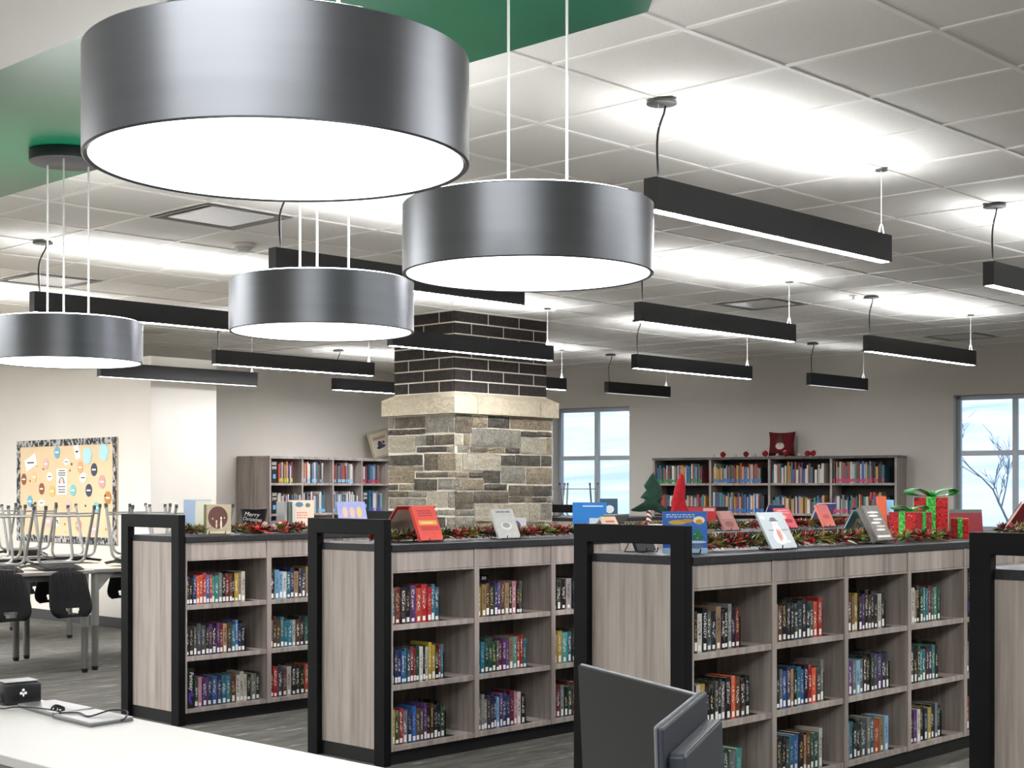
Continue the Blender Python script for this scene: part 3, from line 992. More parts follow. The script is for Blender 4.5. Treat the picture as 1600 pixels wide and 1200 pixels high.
# ------------------------------------------------------------------ tall shelves against the rear walls
far = MB()
far_cols = []
FAR_PAL = ['b3402c', '2b5fa8', '1f6b80', 'd8d5cc', 'e4e0d6', '2b2f3a', '17181b', '5b3f6a', 'b88a30', '7d8183', 'c9c2b4', '3f8f86', '8c2a33', 'cfd6da', '9fb8c6', 'd9a05a', '6d4a36', 'a04a30', '4a6f9c', 'efe9dc']
def far_box(M, x0, x1, y0, y1, z0, z1, hexc):
    far.box(x0, x1, y0, y1, z0, z1, M=M)
    far_cols.extend([(*lin(hexc), 1)] * 6)
def tall_shelf(label, loc, rz, pitch, depth, fills, side, band, seeds):
    t = thing('tall_bookshelf', label, 'bookshelf', loc, rz, 'tall bookshelves on the rear walls')
    nb, H, th = 4, 1.712, 0.028
    L = nb * pitch + th
    Mx = Matrix.Translation(loc) @ Matrix.Rotation(rz, 4, 'Z')
    MB().box(-0.004, L + 0.004, -0.004, depth, H - 0.03, H).build('top_board', WOOD if side == 'light' else WOOD_SHADED, t, 0.002)  # weaker light on the window-wall shelf put into its darker top colour
    MB().box(th, L - th, depth - 0.012, depth - 0.001, 0.06, H - 0.031).build('back_board', WOOD_SHADED if side == 'light' else BLACK, t)  # shade inside the bays put into the back board colour
    for k in range(nb + 1):
        MB().box(k * pitch, k * pitch + th, 0, depth - 0.013 if 0 < k < nb else depth - 0.0005, 0, H - 0.031).build('upright', WOOD, t, 0.002)
    zs = (1.40, 1.045, 0.71, 0.39, 0.075)
    for k in range(nb):
        for zt in zs:
            MB().box(k * pitch + th + 0.001, (k + 1) * pitch - 0.001, 0.003, depth - 0.013, zt - 0.026, zt).build('shelf', WOOD, t, 0.001)
        MB().box(k * pitch + th + 0.001, (k + 1) * pitch - 0.001, 0.03, 0.045, 0, 0.048).build('kick_board', BLACK, t)
    rr = random.Random(seeds)
    for s in range(2):
        for k in range(nb):
            lo, hi, hmin, hmax = fills[s][k]
            x = k * pitch + th + 0.006 + lo * (pitch - th)
            xe = k * pitch + th + hi * (pitch - th)
            z = zs[s] + 0.0008
            bc = band[s][k]
            hue = FAR_PAL if rr.random() < 2 else FAR_PAL
            while x < xe:
                w = rr.uniform(0.010, 0.030)
                h = rr.uniform(hmin, hmax)
                if rr.random() < 0.08:
                    x += 0.012
                d = rr.uniform(0.16, 0.22)
                yf = 0.012 + rr.uniform(0, 0.01)
                far_box(Mx, x, x + w, yf, yf + d, z, z + h, rr.choice(hue))
                if bc and rr.random() < 0.85:
                    far_box(Mx, x + 0.001, x + w - 0.001, yf - 0.0015, yf - 0.0002, z + 0.012, z + 0.012 + rr.uniform(0.03, 0.045), bc)
                x += w + 0.001
    return t, Mx
pL = W1 * 12.69 + W2 * 11.20
shelfL, ML = tall_shelf('tall grey wood bookshelf on the rear wall left of the stone column', (pL.x, pL.y, 0), TH, 0.567, 0.50,
           [[(0.24, 0.68, .20, .25), (0.0, 0.68, .22, .26), (0.0, 0.74, .21, .26), (0.0, 0.62, .20, .25)], [(0.2, 0.95, .19, .25), (0.0, 0.78, .20, .26), (0.0, 0.9, .20, .26), (0.25, 0.80, .19, .27)]],
           'light', [['c8d83c', '7fc4e8', '7fc4e8', 'd8304a'], ['c22a2a', '7fc4e8', '7fc4e8', '5a50c0']], 3)
pR = W1 * 16.19 + W2 * 8.07
shelfR, MR = tall_shelf('wide tall bookshelf below the gnome cushion on the window wall', (pR.x, pR.y, 0), TH - PI / 2, 0.756, 0.355,
           [[(0.0, 0.84, .18, .235), (0.02, 0.86, .17, .24), (0.02, 0.86, .15, .25), (0.0, 0.80, .18, .25)], [(0.1, 0.90, .15, .23), (0.02, 0.90, .18, .25), (0.0, 0.88, .14, .22), (0.0, 0.80, .15, .23)]],
           'dark', [['1f9c50', '2a7fd0', None, 'e0347c'], [None, '2a7fd0', None, 'e0347c']], 11)
# leaning orange books at the right end of the lower row
for q, (dx, c) in enumerate(((2.70, 'd8402a'), (2.735, 'd9562a'), (2.80, 'c9b060'))):
    M2 = MR @ Matrix.Translation((dx, 0.02, 1.0465)) @ Matrix.Rotation(0.16, 4, 'Y')
    far_box(M2, 0, 0.024, 0, 0.18, 0.0045, 0.25, c)
ca = None
FB = Mat('far_book_print', None, 0.5)
fa = FB.n('Attribute', attribute_type='GEOMETRY', attribute_name='book_colour')
fn = FB.noise(FB.coord((30, 30, 60)), 1.0, 2)
FB.base(FB.mix(FB.math('MULTIPLY', fn, 0.3), fa.outputs['Color'], '6a665e'))
fme = far.mesh('book', FB.m, fix=False)
ca = fme.color_attributes.new('book_colour', 'FLOAT_COLOR', 'CORNER')
flat = []
for pi_, p in enumerate(fme.polygons):
    flat += list(far_cols[pi_]) * p.loop_total
ca.data.foreach_set('color', flat)
fo = put('book', fme)
tag(fo, 'rows of thin library books with coloured spine dots on the two rear wall shelves', 'books', kind='stuff')
# black number signs on the rear shelf
for k, s, txt in ((0, 0, '000\n099'), (0, 1, '200\n299'), (3, 1, '500\n599')):
    zt = (1.40, 1.045)[s] + 0.001
    t = thing('shelf_marker', 'black numbered shelf marker, %s of the rear shelf left of the column' % ('first bay, top row' if (k, s) == (0, 0) else 'first bay, lower row' if k == 0 else 'fourth bay, lower row'), 'sign',
              tuple(ML @ Vector((k * 0.567 + 0.034, 0.006, zt))), TH, 'black shelf markers')
    MB().box(0, 0.10, 0, 0.14, 0, 0.25).build('block', SIGNM, t, 0.002)
    text_mesh(txt, 0.05, LETTER, 'lettering', t, Matrix.Translation((0.05, -0.001, 0.195)) @ FRONT)
    MB().box(0.03, 0.075, -0.002, -0.0002, 0.05, 0.1).build('picture', simple('sign_blue_art', '6aa6d8', 0.5), t)

# ------------------------------------------------------------------ display books, stands and decorations
def wire_stand(t, w, sy=-1):
    # small wire easel: two front hooks and a back leg
    b = MB()
    for s in (-0.3, 0.3):
        b.tube([(s * w, 0.09, 0.0032), (s * w, -0.008, 0.0032), (s * w, -0.030, 0.004), (s * w + 0.004, -0.032, 0.022)], 0.0028, 5)
    b.tube([(-0.3 * w, -0.028, 0.004), (0.3 * w, -0.028, 0.004)], 0.0022, 5)
    b.tube([(-0.3 * w, 0.09, 0.003), (0.0, 0.055, 0.10), (0.3 * w, 0.09, 0.003)], 0.0022, 5)
    b.build('wire_easel', WIREBLK, t)
def cover_art(name, bg_, bands, blobs=None, noise=None):
    M = Mat(name, None, 0.35)
    tc_ = M.n('TexCoord')
    s_ = M.n('SeparateXYZ')
    M.l(tc_.outputs['Generated'], s_.inputs[0])
    sock = None
    base_ = M.noise(M.coord((1, 1, 1), 'Generated'), 4, 4)
    sock = M.mix(M.math('MULTIPLY', base_, noise[1]) if noise else 0.0, bg_, noise[0] if noise else bg_)
    for (xa, xb, za, zb, c) in bands:
        m_ = M.math('MULTIPLY', M.math('MULTIPLY', M.math('GREATER_THAN', s_.outputs[0], xa), M.math('LESS_THAN', s_.outputs[0], xb)),
                    M.math('MULTIPLY', M.math('GREATER_THAN', s_.outputs[2], za), M.math('LESS_THAN', s_.outputs[2], zb)))
        sock = M.mix(m_, sock, c)
    for (cx_, cz_, rx, rz_, c) in (blobs or []):
        dx = M.math('DIVIDE', M.math('SUBTRACT', s_.outputs[0], cx_), rx)
        dz = M.math('DIVIDE', M.math('SUBTRACT', s_.outputs[2], cz_), rz_)
        d2 = M.math('ADD', M.math('MULTIPLY', dx, dx), M.math('MULTIPLY', dz, dz))
        sock = M.mix(M.math('LESS_THAN', d2, 1.0), sock, c)
    M.base(sock)
    return M.m
def text_lines(x0_, x1_, z_top, n_, step, h_, c, seed=1):
    # rows of short bars of differing length standing for small print
    rr = random.Random(seed)
    outb = []
    for i in range(n_):
        x = x0_
        while x < x1_:
            w = rr.uniform(0.03, 0.10)
            outb.append((x, min(x + w, x1_), z_top - i * step - h_, z_top - i * step, c))
            x += w + 0.025
    return outb
def display_book(label, x, y, w, h, art, yaw=0.0, lean=0.5, t=0.018, z=CZ1, spine='', easel=True, open_back=False, name='display_book'):
    # closed book leaning back on an easel; local -Y is the way the cover faces
    o = thing(name, label, 'book', (x, y, z + 0.0025), yaw, 'books shown on easels')
    Ml = Matrix.Translation((0, -0.006, 0.002 + t * math.sin(lean))) @ Matrix.Rotation(-lean, 4, 'X')
    c = 0.0025
    b = MB()
    b.box(-w / 2, w / 2, 0, c, 0, h)
    f_ = b.mesh('front_cover', art)
    fo_ = put('front_cover', f_, o)
    fo_.matrix_local = Ml
    b = MB()
    b.box(-w / 2, w / 2, t - c, t, 0, h)
    b.box(-w / 2, -w / 2 + c, c, t - c, 0, h)
    bo_ = put('back_cover', b.mesh('back_cover', spine or art), o)
    bo_.matrix_local = Ml
    p = MB().box(-w / 2 + c + 0.0003, w / 2 - 0.004, c + 0.0004, t - c - 0.0004, 0.003, h - 0.003).mesh('pages', PAPER)
    po = put('pages', p, o)
    po.matrix_local = Ml
    if easel:
        wire_stand(o, w)
    return o
RED = simple('red_cloth_board', 'a3161b', 0.5)
TEAL = simple('teal_board', '2c6f86', 0.45)
NAVY = simple('navy_board', '2b3a66', 0.45)
GREYB = simple('grey_board', '6f7276', 0.45)
a_xmas = cover_art('cover_blue_night', '1f55b4', text_lines(0.08, 0.72, 0.93, 2, 0.05, 0.02, 'd8e4f8', 2) + [(0.0, 1.0, 0.0, 0.13, 'a9cdee')],
                   [(0.33, 0.74, 0.20, 0.055, 'd8b04a'), (0.55, 0.775, 0.14, 0.045, 'cf9a3c'), (0.82, 0.79, 0.13, 0.09, 'f4ecd0'), (0.82, 0.75, 0.08, 0.06, 'e0a040'), (0.30, 0.50, 0.20, 0.16, '5d4fa8'), (0.26, 0.52, 0.12, 0.06, 'a03058'),
                    (0.78, 0.55, 0.045, 0.05, '2e8a60'), (0.78, 0.47, 0.09, 0.06, '2a7f58'), (0.78, 0.38, 0.14, 0.07, '257550'), (0.72, 0.27, 0.26, 0.03, 'cfe2f2'), (0.45, 0.18, 0.28, 0.07, '4f6f98'), (0.75, 0.16, 0.16, 0.05, '6f7f98'),
                    (0.72, 0.46, 0.012, 0.012, 'f4e8a0'), (0.82, 0.41, 0.012, 0.012, 'f06060'), (0.78, 0.36, 0.012, 0.012, 'f4e8a0')], ('4a86d8', 0.9))
display_book('blue winter-night picture book with glowing star and fir tree, beside the black end frame', 4.798, 3.60, 0.182, 0.172, a_xmas, YAW - PI / 2 + 0.05, 0.10, 0.012)
a_snow = cover_art('cover_snowman', 'b2babc', text_lines(0.30, 0.85, 0.20, 1, 0.06, 0.05, 'f2f4f4', 4),
                   [(0.5, 0.30, 0.24, 0.20, 'cdd1d1'), (0.52, 0.52, 0.15, 0.14, 'd0d3d2'), (0.53, 0.68, 0.10, 0.09, 'd2d4d2'), (0.52, 0.80, 0.12, 0.055, '5b646c'), (0.52, 0.76, 0.18, 0.02, '4b545c'), (0.50, 0.36, 0.05, 0.17, 'c07a68'), (0.58, 0.38, 0.04, 0.15, 'c98b78'), (0.55, 0.675, 0.025, 0.012, 'e08a3a'),
                    (0.28, 0.50, 0.12, 0.012, '6a6660'), (0.8, 0.50, 0.14, 0.012, '6a6660'), (0.15, 0.86, 0.09, 0.06, 'b9d2d2')], ('a2aeb4', 0.8))
display_book('pale picture book with a snowman in a hat on wire easel', 5.463, 3.56, 0.20, 0.178, a_snow, 0.0, 0.50, 0.010)
a_cook = cover_art('cover_silver_swirl', '8f8b86', [(0.1, 0.9, 0.08, 0.14, 'd8d4cc')], [(0.5, 0.8, 0.36, 0.03, 'd9d6d0'), (0.45, 0.70, 0.3, 0.03, 'e6e3dd'), (0.6, 0.60, 0.3, 0.03, 'd2cec8'), (0.4, 0.50, 0.3, 0.03, 'e4e1da'), (0.6, 0.40, 0.3, 0.03, 'cbb9ac'), (0.5, 0.3, 0.3, 0.03, 'dcd8d2')], ('4c4a48', 1.2))
display_book('thick silver-grey book with swirling cover leaning beside the red gift box', 6.384, 3.585, 0.15, 0.190, a_cook, 0.0, 0.50, 0.034)
display_book('teal book with pale edge leaning the other way behind the silver-grey book', 6.45, 3.83, 0.19, 0.178, TEAL, PI, 0.50, 0.012, spine=cover_art('back_teal_photo', '2c6f86', [(0.35, 0.65, 0.35, 0.75, 'b9a684')], None, ('7fb0bc', 0.5)))
a_small = cover_art('cover_black_red', '1c1a1a', [(0.36, 0.62, 0.45, 0.85, 'c8352a')], None, None)
b_small = display_book('small black book with red square behind the opening of the black end frame', 4.795, 3.80, 0.115, 0.072, a_small, -0.05, 0.45, 0.016)
a_red = cover_art('cover_red_yellow', 'd93a30', text_lines(0.2, 0.8, 0.88, 3, 0.07, 0.035, '7e1a18', 6) + [(0.15, 0.95, 0.28, 0.40, 'c43028'), (0.12, 0.92, 0.45, 0.58, 'e2b04a'), (0.25, 0.75, 0.49, 0.53, 'f4dc90')], None, ('f05a48', 0.7))
display_book('bright red book with yellow band leaning under a large red board', 5.02, 5.345, 0.155, 0.185, a_red, 0.0, 0.42, 0.020)
a_board = cover_art('board_inside_tan', 'a99b8c', [(0, 1, 0.90, 1, 'b01c20'), (0, 0.07, 0, 1, 'b01c20'), (0.93, 1, 0, 1, 'b01c20')], None, ('b8ab9c', 0.5))
display_book('large open red board cover tented behind the bright red book', 5.03, 5.62, 0.27, 0.235, RED, PI, 0.72, 0.006, spine=a_board, easel=False)
a_grey = cover_art('cover_grey_engraving', '9a9d98', text_lines(0.2, 0.85, 0.93, 1, 0.06, 0.06, '4f565c', 8), [(0.5, 0.42, 0.26, 0.14, 'c9cbc5'), (0.5, 0.44, 0.17, 0.09, '858985'), (0.5, 0.7, 0.3, 0.05, 'b4b7b1')], ('c4c6c0', 1.0))
display_book('grey engraved-cover book on wire easel in front of the stone column', 5.583, 5.345, 0.165, 0.165, a_grey, 0.0, 0.40, 0.014)
a_card = cover_art('cover_purple_card', 'c9c6cf', [], [(0.4, 0.55, 0.3, 0.3, '6a5f86'), (0.6, 0.35, 0.2, 0.2, '3f3f4a')], ('e0dee4', 0.6))
display_book('small purple and white card standing behind the grey engraved book', 5.86, 5.55, 0.10, 0.105, a_card, YAW - PI / 2, 0.12, 0.008, easel=False)
a_b2 = cover_art('cover_plain_blue', '1f79c6', [(0.5, 1.0, 0.25, 0.5, 'c8d4e0'), (0.3, 0.9, 0.86, 0.9, 'cfe2f4')], None, None)
display_book('plain bright blue upright book against the window near the column', 6.531, 5.60, 0.20, 0.185, a_b2, YAW - PI / 2 - 0.1, 0.05, 0.012, easel=False)
display_book('dark teal upright book with white snowy peak shape by the window', 6.90, 5.76, 0.11, 0.205, cover_art('cover_peak', '2f5568', [], [(0.55, 0.68, 0.24, 0.12, 'd8dfe0')], None), YAW - PI / 2, 0.06, 0.010, easel=False)
display_book('grey-green book tented with its back to the tan lined book', 6.66, 5.60, 0.24, 0.15, GREYB, PI, 0.75, 0.010, spine=cover_art('back_leafy_grey', '77777a', [], [(0.7, 0.7, 0.25, 0.18, '3d4a36'), (0.5, 0.3, 0.25, 0.2, '6d7460')], ('8f9092', 0.5)))
a_tan = cover_art('cover_tan_lined', 'd8bfa4', [(0.2, 0.8, 0.66, 0.76, 'c05a48'), (0.2, 0.8, 0.46, 0.56, 'c05a48'), (0.2, 0.8, 0.26, 0.36, 'c05a48')], None, None)
display_book('small tan book with three red lines on its cover', 6.505, 5.385, 0.13, 0.115, a_tan, 0.0, 0.55, 0.012)
a_e4 = cover_art('cover_plain_red', 'b4242a', [(0.62, 0.95, 0.82, 0.96, 'd9a6a0')], None, None)
display_book('plain red upright book behind the blue winter-night book', 7.72, 5.68, 0.22, 0.145, a_e4, YAW - PI / 2 - 0.1, 0.05, 0.014, easel=False)
a_pink = cover_art('cover_dusty_pink', 'b7837e', text_lines(0.15, 0.85, 0.95, 4, 0.1, 0.04, 'd9b4ac', 9), [(0.5, 0.3, 0.3, 0.16, '8a5a56')], ('9c6a66', 0.8))
display_book('dusty pink book leaning on the second garlanded counter', 7.649, 5.375, 0.155, 0.135, a_pink, 0.0, 0.48, 0.012)
display_book('navy night-scene book tented behind the snowman book', 8.52, 5.68, 0.20, 0.165, NAVY, PI, 0.42, 0.012, spine=cover_art('back_navy_scene', '31406a', [], [(0.4, 0.3, 0.2, 0.14, '3d6a86'), (0.6, 0.2, 0.15, 0.12, '6f86a0')], ('4a5f8c', 0.7)))
a_rp = cover_art('cover_pink_red', 'd4545c', text_lines(0.15, 0.85, 0.9, 2, 0.12, 0.05, 'f0c4c0', 3), [(0.35, 0.55, 0.2, 0.1, 'eac0b0'), (0.6, 0.35, 0.25, 0.1, 'b03440')], ('e48088', 0.8))
display_book('pink and red illustrated book leaning behind the snowman book', 8.33, 5.38, 0.18, 0.15, a_rp, 0.0, 0.52, 0.012)
display_book('blue and violet book tented behind the coral book', 9.15, 5.68, 0.24, 0.175, simple('violet_blue_board', '5d6aa6', 0.45), PI, 0.44, 0.016, spine=cover_art('back_violet', '56629c', [], [(0.5, 0.3, 0.25, 0.2, '4a8aa8')], ('7f6f98', 0.6)))
a_or = cover_art('cover_coral', 'e0705c', [(0.0, 0.12, 0.0, 1.0, 'd0806a')], [(0.55, 0.75, 0.3, 0.12, 'd97a86'), (0.5, 0.45, 0.3, 0.1, 'c9606c')], ('e8908a', 0.8))
display_book('coral orange book leaning at the far end of the second counter', 8.831, 5.385, 0.15, 0.165, a_or, 0.0, 0.46, 0.016)
a_candle = cover_art('cover_candle', 'c2b49c', [(0.22, 0.80, 0.02, 0.08, 'd8d2a8'), (0.60, 0.66, 0.14, 0.48, 'efe2cc'), (0.44, 0.49, 0.14, 0.30, 'd8c4b0'), (0.0, 0.1, 0, 1, '6f6a3a')], [(0.5, 0.52, 0.33, 0.40, '5d352c'), (0.63, 0.53, 0.03, 0.06, 'f8e8b0'), (0.47, 0.36, 0.03, 0.05, 'f0d8a0'), (0.3, 0.5, 0.02, 0.03, 'f0d8a0'), (0.75, 0.55, 0.02, 0.03, 'f0d8a0')], ('a59274', 0.7))
ac2 = cover_art('cover_candle_lit', 'c9bda6', [], [(0.5, 0.55, 0.36, 0.40, '5a332b')], ('a8977c', 0.7))
# the candle sits on top of the dark oval
a_candle = cover_art('cover_candle_night', 'c6b9a0', [(0.0, 0.1, 0, 1, '6f6a3a'), (0.12, 0.96, 0.03, 0.10, 'd8d2a8')],
                     [(0.52, 0.56, 0.36, 0.38, '5d352c'), (0.64, 0.33, 0.035, 0.16, 'efe2cc'), (0.64, 0.54, 0.03, 0.05, 'f8ecc0'), (0.47, 0.30, 0.03, 0.10, 'd8c4b0'), (0.47, 0.43, 0.03, 0.04, 'f4dca4'), (0.33, 0.52, 0.02, 0.03, 'f4dca4'), (0.76, 0.55, 0.02, 0.03, 'f4dca4')], ('a59274', 0.7))
display_book('book with a glowing candle cover standing on the counter near the chairs', 4.952, 7.09, 0.155, 0.172, a_candle, YAW - PI / 2 + 0.15, 0.10, 0.024)
display_book('pale blue book standing behind the candle book', 5.00, 7.36, 0.165, 0.20, cover_art('cover_pale_blue', '9fb4d2', [(0.42, 1.0, 0.0, 0.82, 'dcd8d0')], None, ('b9c9e0', 0.5)), YAW - PI / 2 + 0.1, 0.06, 0.012, easel=False)
display_book('cream book standing half open behind the candle book', 4.93, 7.20, 0.12, 0.195, cover_art('cover_cream', 'dfe0cf', [], None, None), YAW - PI / 2 - 0.5, 0.05, 0.010, easel=False)
a_cr = cover_art('cover_cream_floral', 'e0cdb8', text_lines(0.3, 0.72, 0.62, 3, 0.08, 0.035, 'd9806c', 5), [(0.4, 0.86, 0.16, 0.08, '5a7f9a'), (0.75, 0.84, 0.10, 0.07, '6a7a70'), (0.5, 0.3, 0.04, 0.05, '7a4a40'), (0.05, 0.5, 0.08, 0.45, '5f7a62')], ('ecdcc8', 0.6))
display_book('cream floral book standing beside grey books and the black bucket', 5.601, 7.13, 0.150, 0.195, a_cr, YAW - PI / 2 + 0.2, 0.08, 0.014)
for q, (dx, hx, w) in enumerate(((0.0, '8b8d8c', 'grey'), (0.022, '5d6a62', 'grey-green'), (0.044, 'c4c4be', 'pale grey'))):
    x_ = 5.50 + dx
    b = MB()
    b.box(0, 0.018, 0, 0.13, 0, 0.19)
    o = tag(b.build('upright_book', simple('upright_' + w, hx, 0.5), None, 0.002, loc=(x_, 7.17 - dx * 0.5, CZ1 + 0.001), rot=(0, 0, -0.25)), '%s book, %s of three upright beside the cream floral book' % (w, ORD[q]), 'book', 'upright books by the bucket')
a_pu = cover_art('cover_lilac_friends', '8f94c9', [(0.1, 0.9, 0.05, 0.16, 'c9a68c'), (0.3, 0.8, 0.2, 0.3, 'f2f2f6')], [(0.25, 0.62, 0.09, 0.2, 'd8b9a0'), (0.5, 0.6, 0.09, 0.2, 'cfae96'), (0.75, 0.62, 0.09, 0.2, 'd9b868')], ('a8b4dc', 0.6))
display_book('lilac picture book leaning just above the middle black end frame', 6.10, 7.22, 0.20, 0.19, a_pu, -0.25, 0.35, 0.012)
display_book('small red and blue book lying behind the bucket bow', 5.45, 7.16, 0.11, 0.07, cover_art('cover_red_blue', 'c43a38', [(0.4, 0.65, 0.1, 0.9, 'dfe4ec'), (0.0, 0.3, 0.0, 1.0, '5a62b0')], None, None), YAW - PI / 2, 0.3, 0.012, easel=False)
# books behind the gift boxes and further along
display_book('orange book leaning behind the lower red gift box', 6.985, 3.93, 0.05, 0.225, simple('orange_cover', 'd8623c', 0.4), YAW - PI / 2 + 0.3, 0.1, 0.02, easel=False)
display_book('light blue patterned book leaning behind the lower red gift box', 7.06, 3.95, 0.07, 0.205, cover_art('cover_blue_pattern', '6ab0dc', [], [(0.5, 0.4, 0.3, 0.2, '2a3a4a')], ('a8d4ec', 0.8)), YAW - PI / 2 - 0.2, 0.15, 0.02, easel=False)
display_book('dark red book on a grey board leaning behind the tall gift box', 7.93, 3.93, 0.21, 0.145, cover_art('cover_dark_red', '8c1c2c', [(0, 1, 0.86, 1.0, '5a6258')], None, ('6a1420', 0.6)), YAW - PI / 2 + 0.2, 0.12, 0.012, easel=False)
a_rk = display_book('dark red book on wire easel tented at the right edge of the photo', 8.50, 3.93, 0.22, 0.22, simple('dark_red_cover', '8a1422', 0.4), PI, 0.62, 0.02)

# ------------------------------------------------------------------ garlands
LEAFM = [simple('tinsel_dark_green', '0a1a0e', 0.35), simple('tinsel_green', '1c4220', 0.3), simple('tinsel_lime', '7c8c3a', 0.3), simple('tinsel_red', '9c161c', 0.3), simple('tinsel_gold', 'b08a4a', 0.3), simple('tinsel_pale', 'd8cdb8', 0.4)]
BERRY = simple('red_berry', 'c0202a', 0.25)
def garland(label, pts, rad, dens, seed):
    rr = random.Random(seed)
    P = [Vector(p) for p in pts]
    t = thing('garland', label, 'garland', P[0], 0, 'tinsel garlands on the counters')
    P = [p - P[0] for p in P]
    segs = [(P[i], P[i + 1], (P[i + 1] - P[i]).length) for i in range(len(P) - 1)]
    tot = sum(s[2] for s in segs)
    def at(q):
        q *= tot
        for a, b_, l in segs:
            if q <= l:
                return a.lerp(b_, q / l)
            q -= l
        return P[-1]
    core = [at(i / 24) + Vector((rr.uniform(-.008, .008), rr.uniform(-.008, .008), rad * 0.55)) for i in range(25)]
    MB().tube(core, 0.006, 6).build('core', LEAFM[0], t)
    b = MB()
    n = int(dens * 1.5 * tot)
    for k in range(n):
        q = rr.random()
        c = at(q) + Vector((0, 0, rad * 0.55))
        a = rr.uniform(0, 2 * PI)
        el = rr.uniform(-0.35, 1.25)
        d = Vector((math.cos(a) * math.cos(el), math.sin(a) * math.cos(el), math.sin(el)))
        ln = rad * rr.uniform(0.7, 1.35)
        s = d.cross(Vector((rr.uniform(-1, 1), rr.uniform(-1, 1), rr.uniform(-1, 1)))).normalized() * rr.uniform(0.002, 0.005)
        st = c + d * rad * 0.1
        md = c + d * ln * 0.6
        en = c + d * ln + Vector((0, 0, -rr.uniform(0, 0.012)))
        for v in (st, md, en):
            v.z = max(v.z, 0.001)
        # colour runs in short stretches along the garland
        ph = math.sin(q * tot * 22 + seed) + rr.uniform(-0.9, 0.9)
        mi = 3 if ph > 1.0 else (2 if ph < -0.9 else rr.choice((0, 0, 0, 0, 1, 1, 4, 5, 3)))
        b.add([st, md + s, en, md - s], [(0, 1, 2), (0, 2, 3)], mi)
    tag(b.build('tinsel', LEAFM, t, fix=False), kind='stuff')
    b = MB()
    for k in range(int(26 * tot)):
        c = at(rr.random())
        a = rr.uniform(0, 2 * PI)
        c = c + Vector((math.cos(a) * rad * 0.7, math.sin(a) * rad * 0.7, rr.uniform(0.2, 1.25) * rad))
        b.ball(c, rr.uniform(0.005, 0.008), 6, 4)
    tag(b.build('berries', BERRY, t, smooth=True), kind='stuff')
    return t
def wavy(x0_, x1_, y, amp, z=CZ1 + 0.001, n=9, ph=0):
    return [(x0_ + (x1_ - x0_) * i / n, y + amp * math.sin(i * 1.7 + ph), z) for i in range(n + 1)]
garland('thick red, lime and green garland along the counter in front of the gift boxes', wavy(4.98, 6.62, 3.69, 0.025), 0.052, 1500, 1)
garland('short green and gold garland end lying in front of the lower gift box', wavy(6.60, 7.05, 3.60, 0.02, n=4), 0.045, 1300, 5)
garland('green and gold garland on the counter at the right edge of the photo', wavy(7.95, 8.75, 3.72, 0.03, n=6), 0.050, 1200, 6)
garland('red and green garland below the stone column, beside the red display book', wavy(4.74, 6.25, 5.46, 0.03), 0.048, 1400, 2)
garland('dark garland around the base of the fabric trees', wavy(6.45, 7.55, 5.56, 0.03, n=7), 0.048, 1200, 3)
garland('long garland behind the snowman book on the second counter', wavy(7.60, 9.60, 5.52, 0.03, n=12), 0.045, 1100, 4)
garland('garland with red berries on the counter by the candle book and bucket', wavy(4.72, 5.98, 7.14, 0.025), 0.047, 1400, 8)

# ------------------------------------------------------------------ gift boxes
GR = Mat('red_glitter', None, 0.3)
gv = GR.n('TexVoronoi')
gv.inputs['Scale'].default_value = 130
GR.l(GR.coord(), gv.inputs['Vector'])
GR.base(GR.ramp(gv.outputs['Color'], [(0.2, '5a060a'), (0.5, 'b30c14'), (0.86, 'c8181e'), (0.97, 'f0a0a0')]))
GR.bump(gv.outputs['Color'], 0.8, 0.004)
GGr = Mat('green_glitter_ribbon', None, 0.3)
gv2 = GGr.n('TexVoronoi')
gv2.inputs['Scale'].default_value = 150
GGr.l(GGr.coord(), gv2.inputs['Vector'])
GGr.base(GGr.ramp(gv2.outputs['Color'], [(0.2, '0c7a24'), (0.6, '2fae3c'), (0.9, '7fe070')]))
RIB = simple('green_satin_ribbon', '1d7a2e', 0.35)
SILV = simple('silver_trim', 'c8c4b4', 0.35, 0.5)
def bow(t, z, r, turn=0.0):
    for s in (-1, 1):
        b = MB()
        w = r * 0.42
        pts = [(0, 0.006), (0.35, 0.34), (0.8, 0.52), (1.08, 0.40), (1.1, 0.22), (0.8, 0.10), (0.35, 0.05), (0.0, 0.012)]
        vs, fs = [], []
        for p, q in pts:
            ww = w * (0.35 + 0.65 * min(1, p / 0.6))
            vs += [(s * p * r, -ww, z + q * r * 0.72), (s * p * r, ww, z + q * r * 0.72)]
        for i in range(len(pts) - 1):
            fs.append((2 * i, 2 * i + 1, 2 * i + 3, 2 * i + 2))
        b.add(vs, fs)
        o = b.build('bow_loop', RIB, t, smooth=True, rot=(0, 0, turn))
        m = o.modifiers.new('thick', 'SOLIDIFY')
        m.thickness = 0.0015
    MB().ball((0, 0, z + r * 0.16), r * 0.17, 10, 6, (1, 0.9, 0.8)).build('bow_knot', RIB, t, smooth=True)
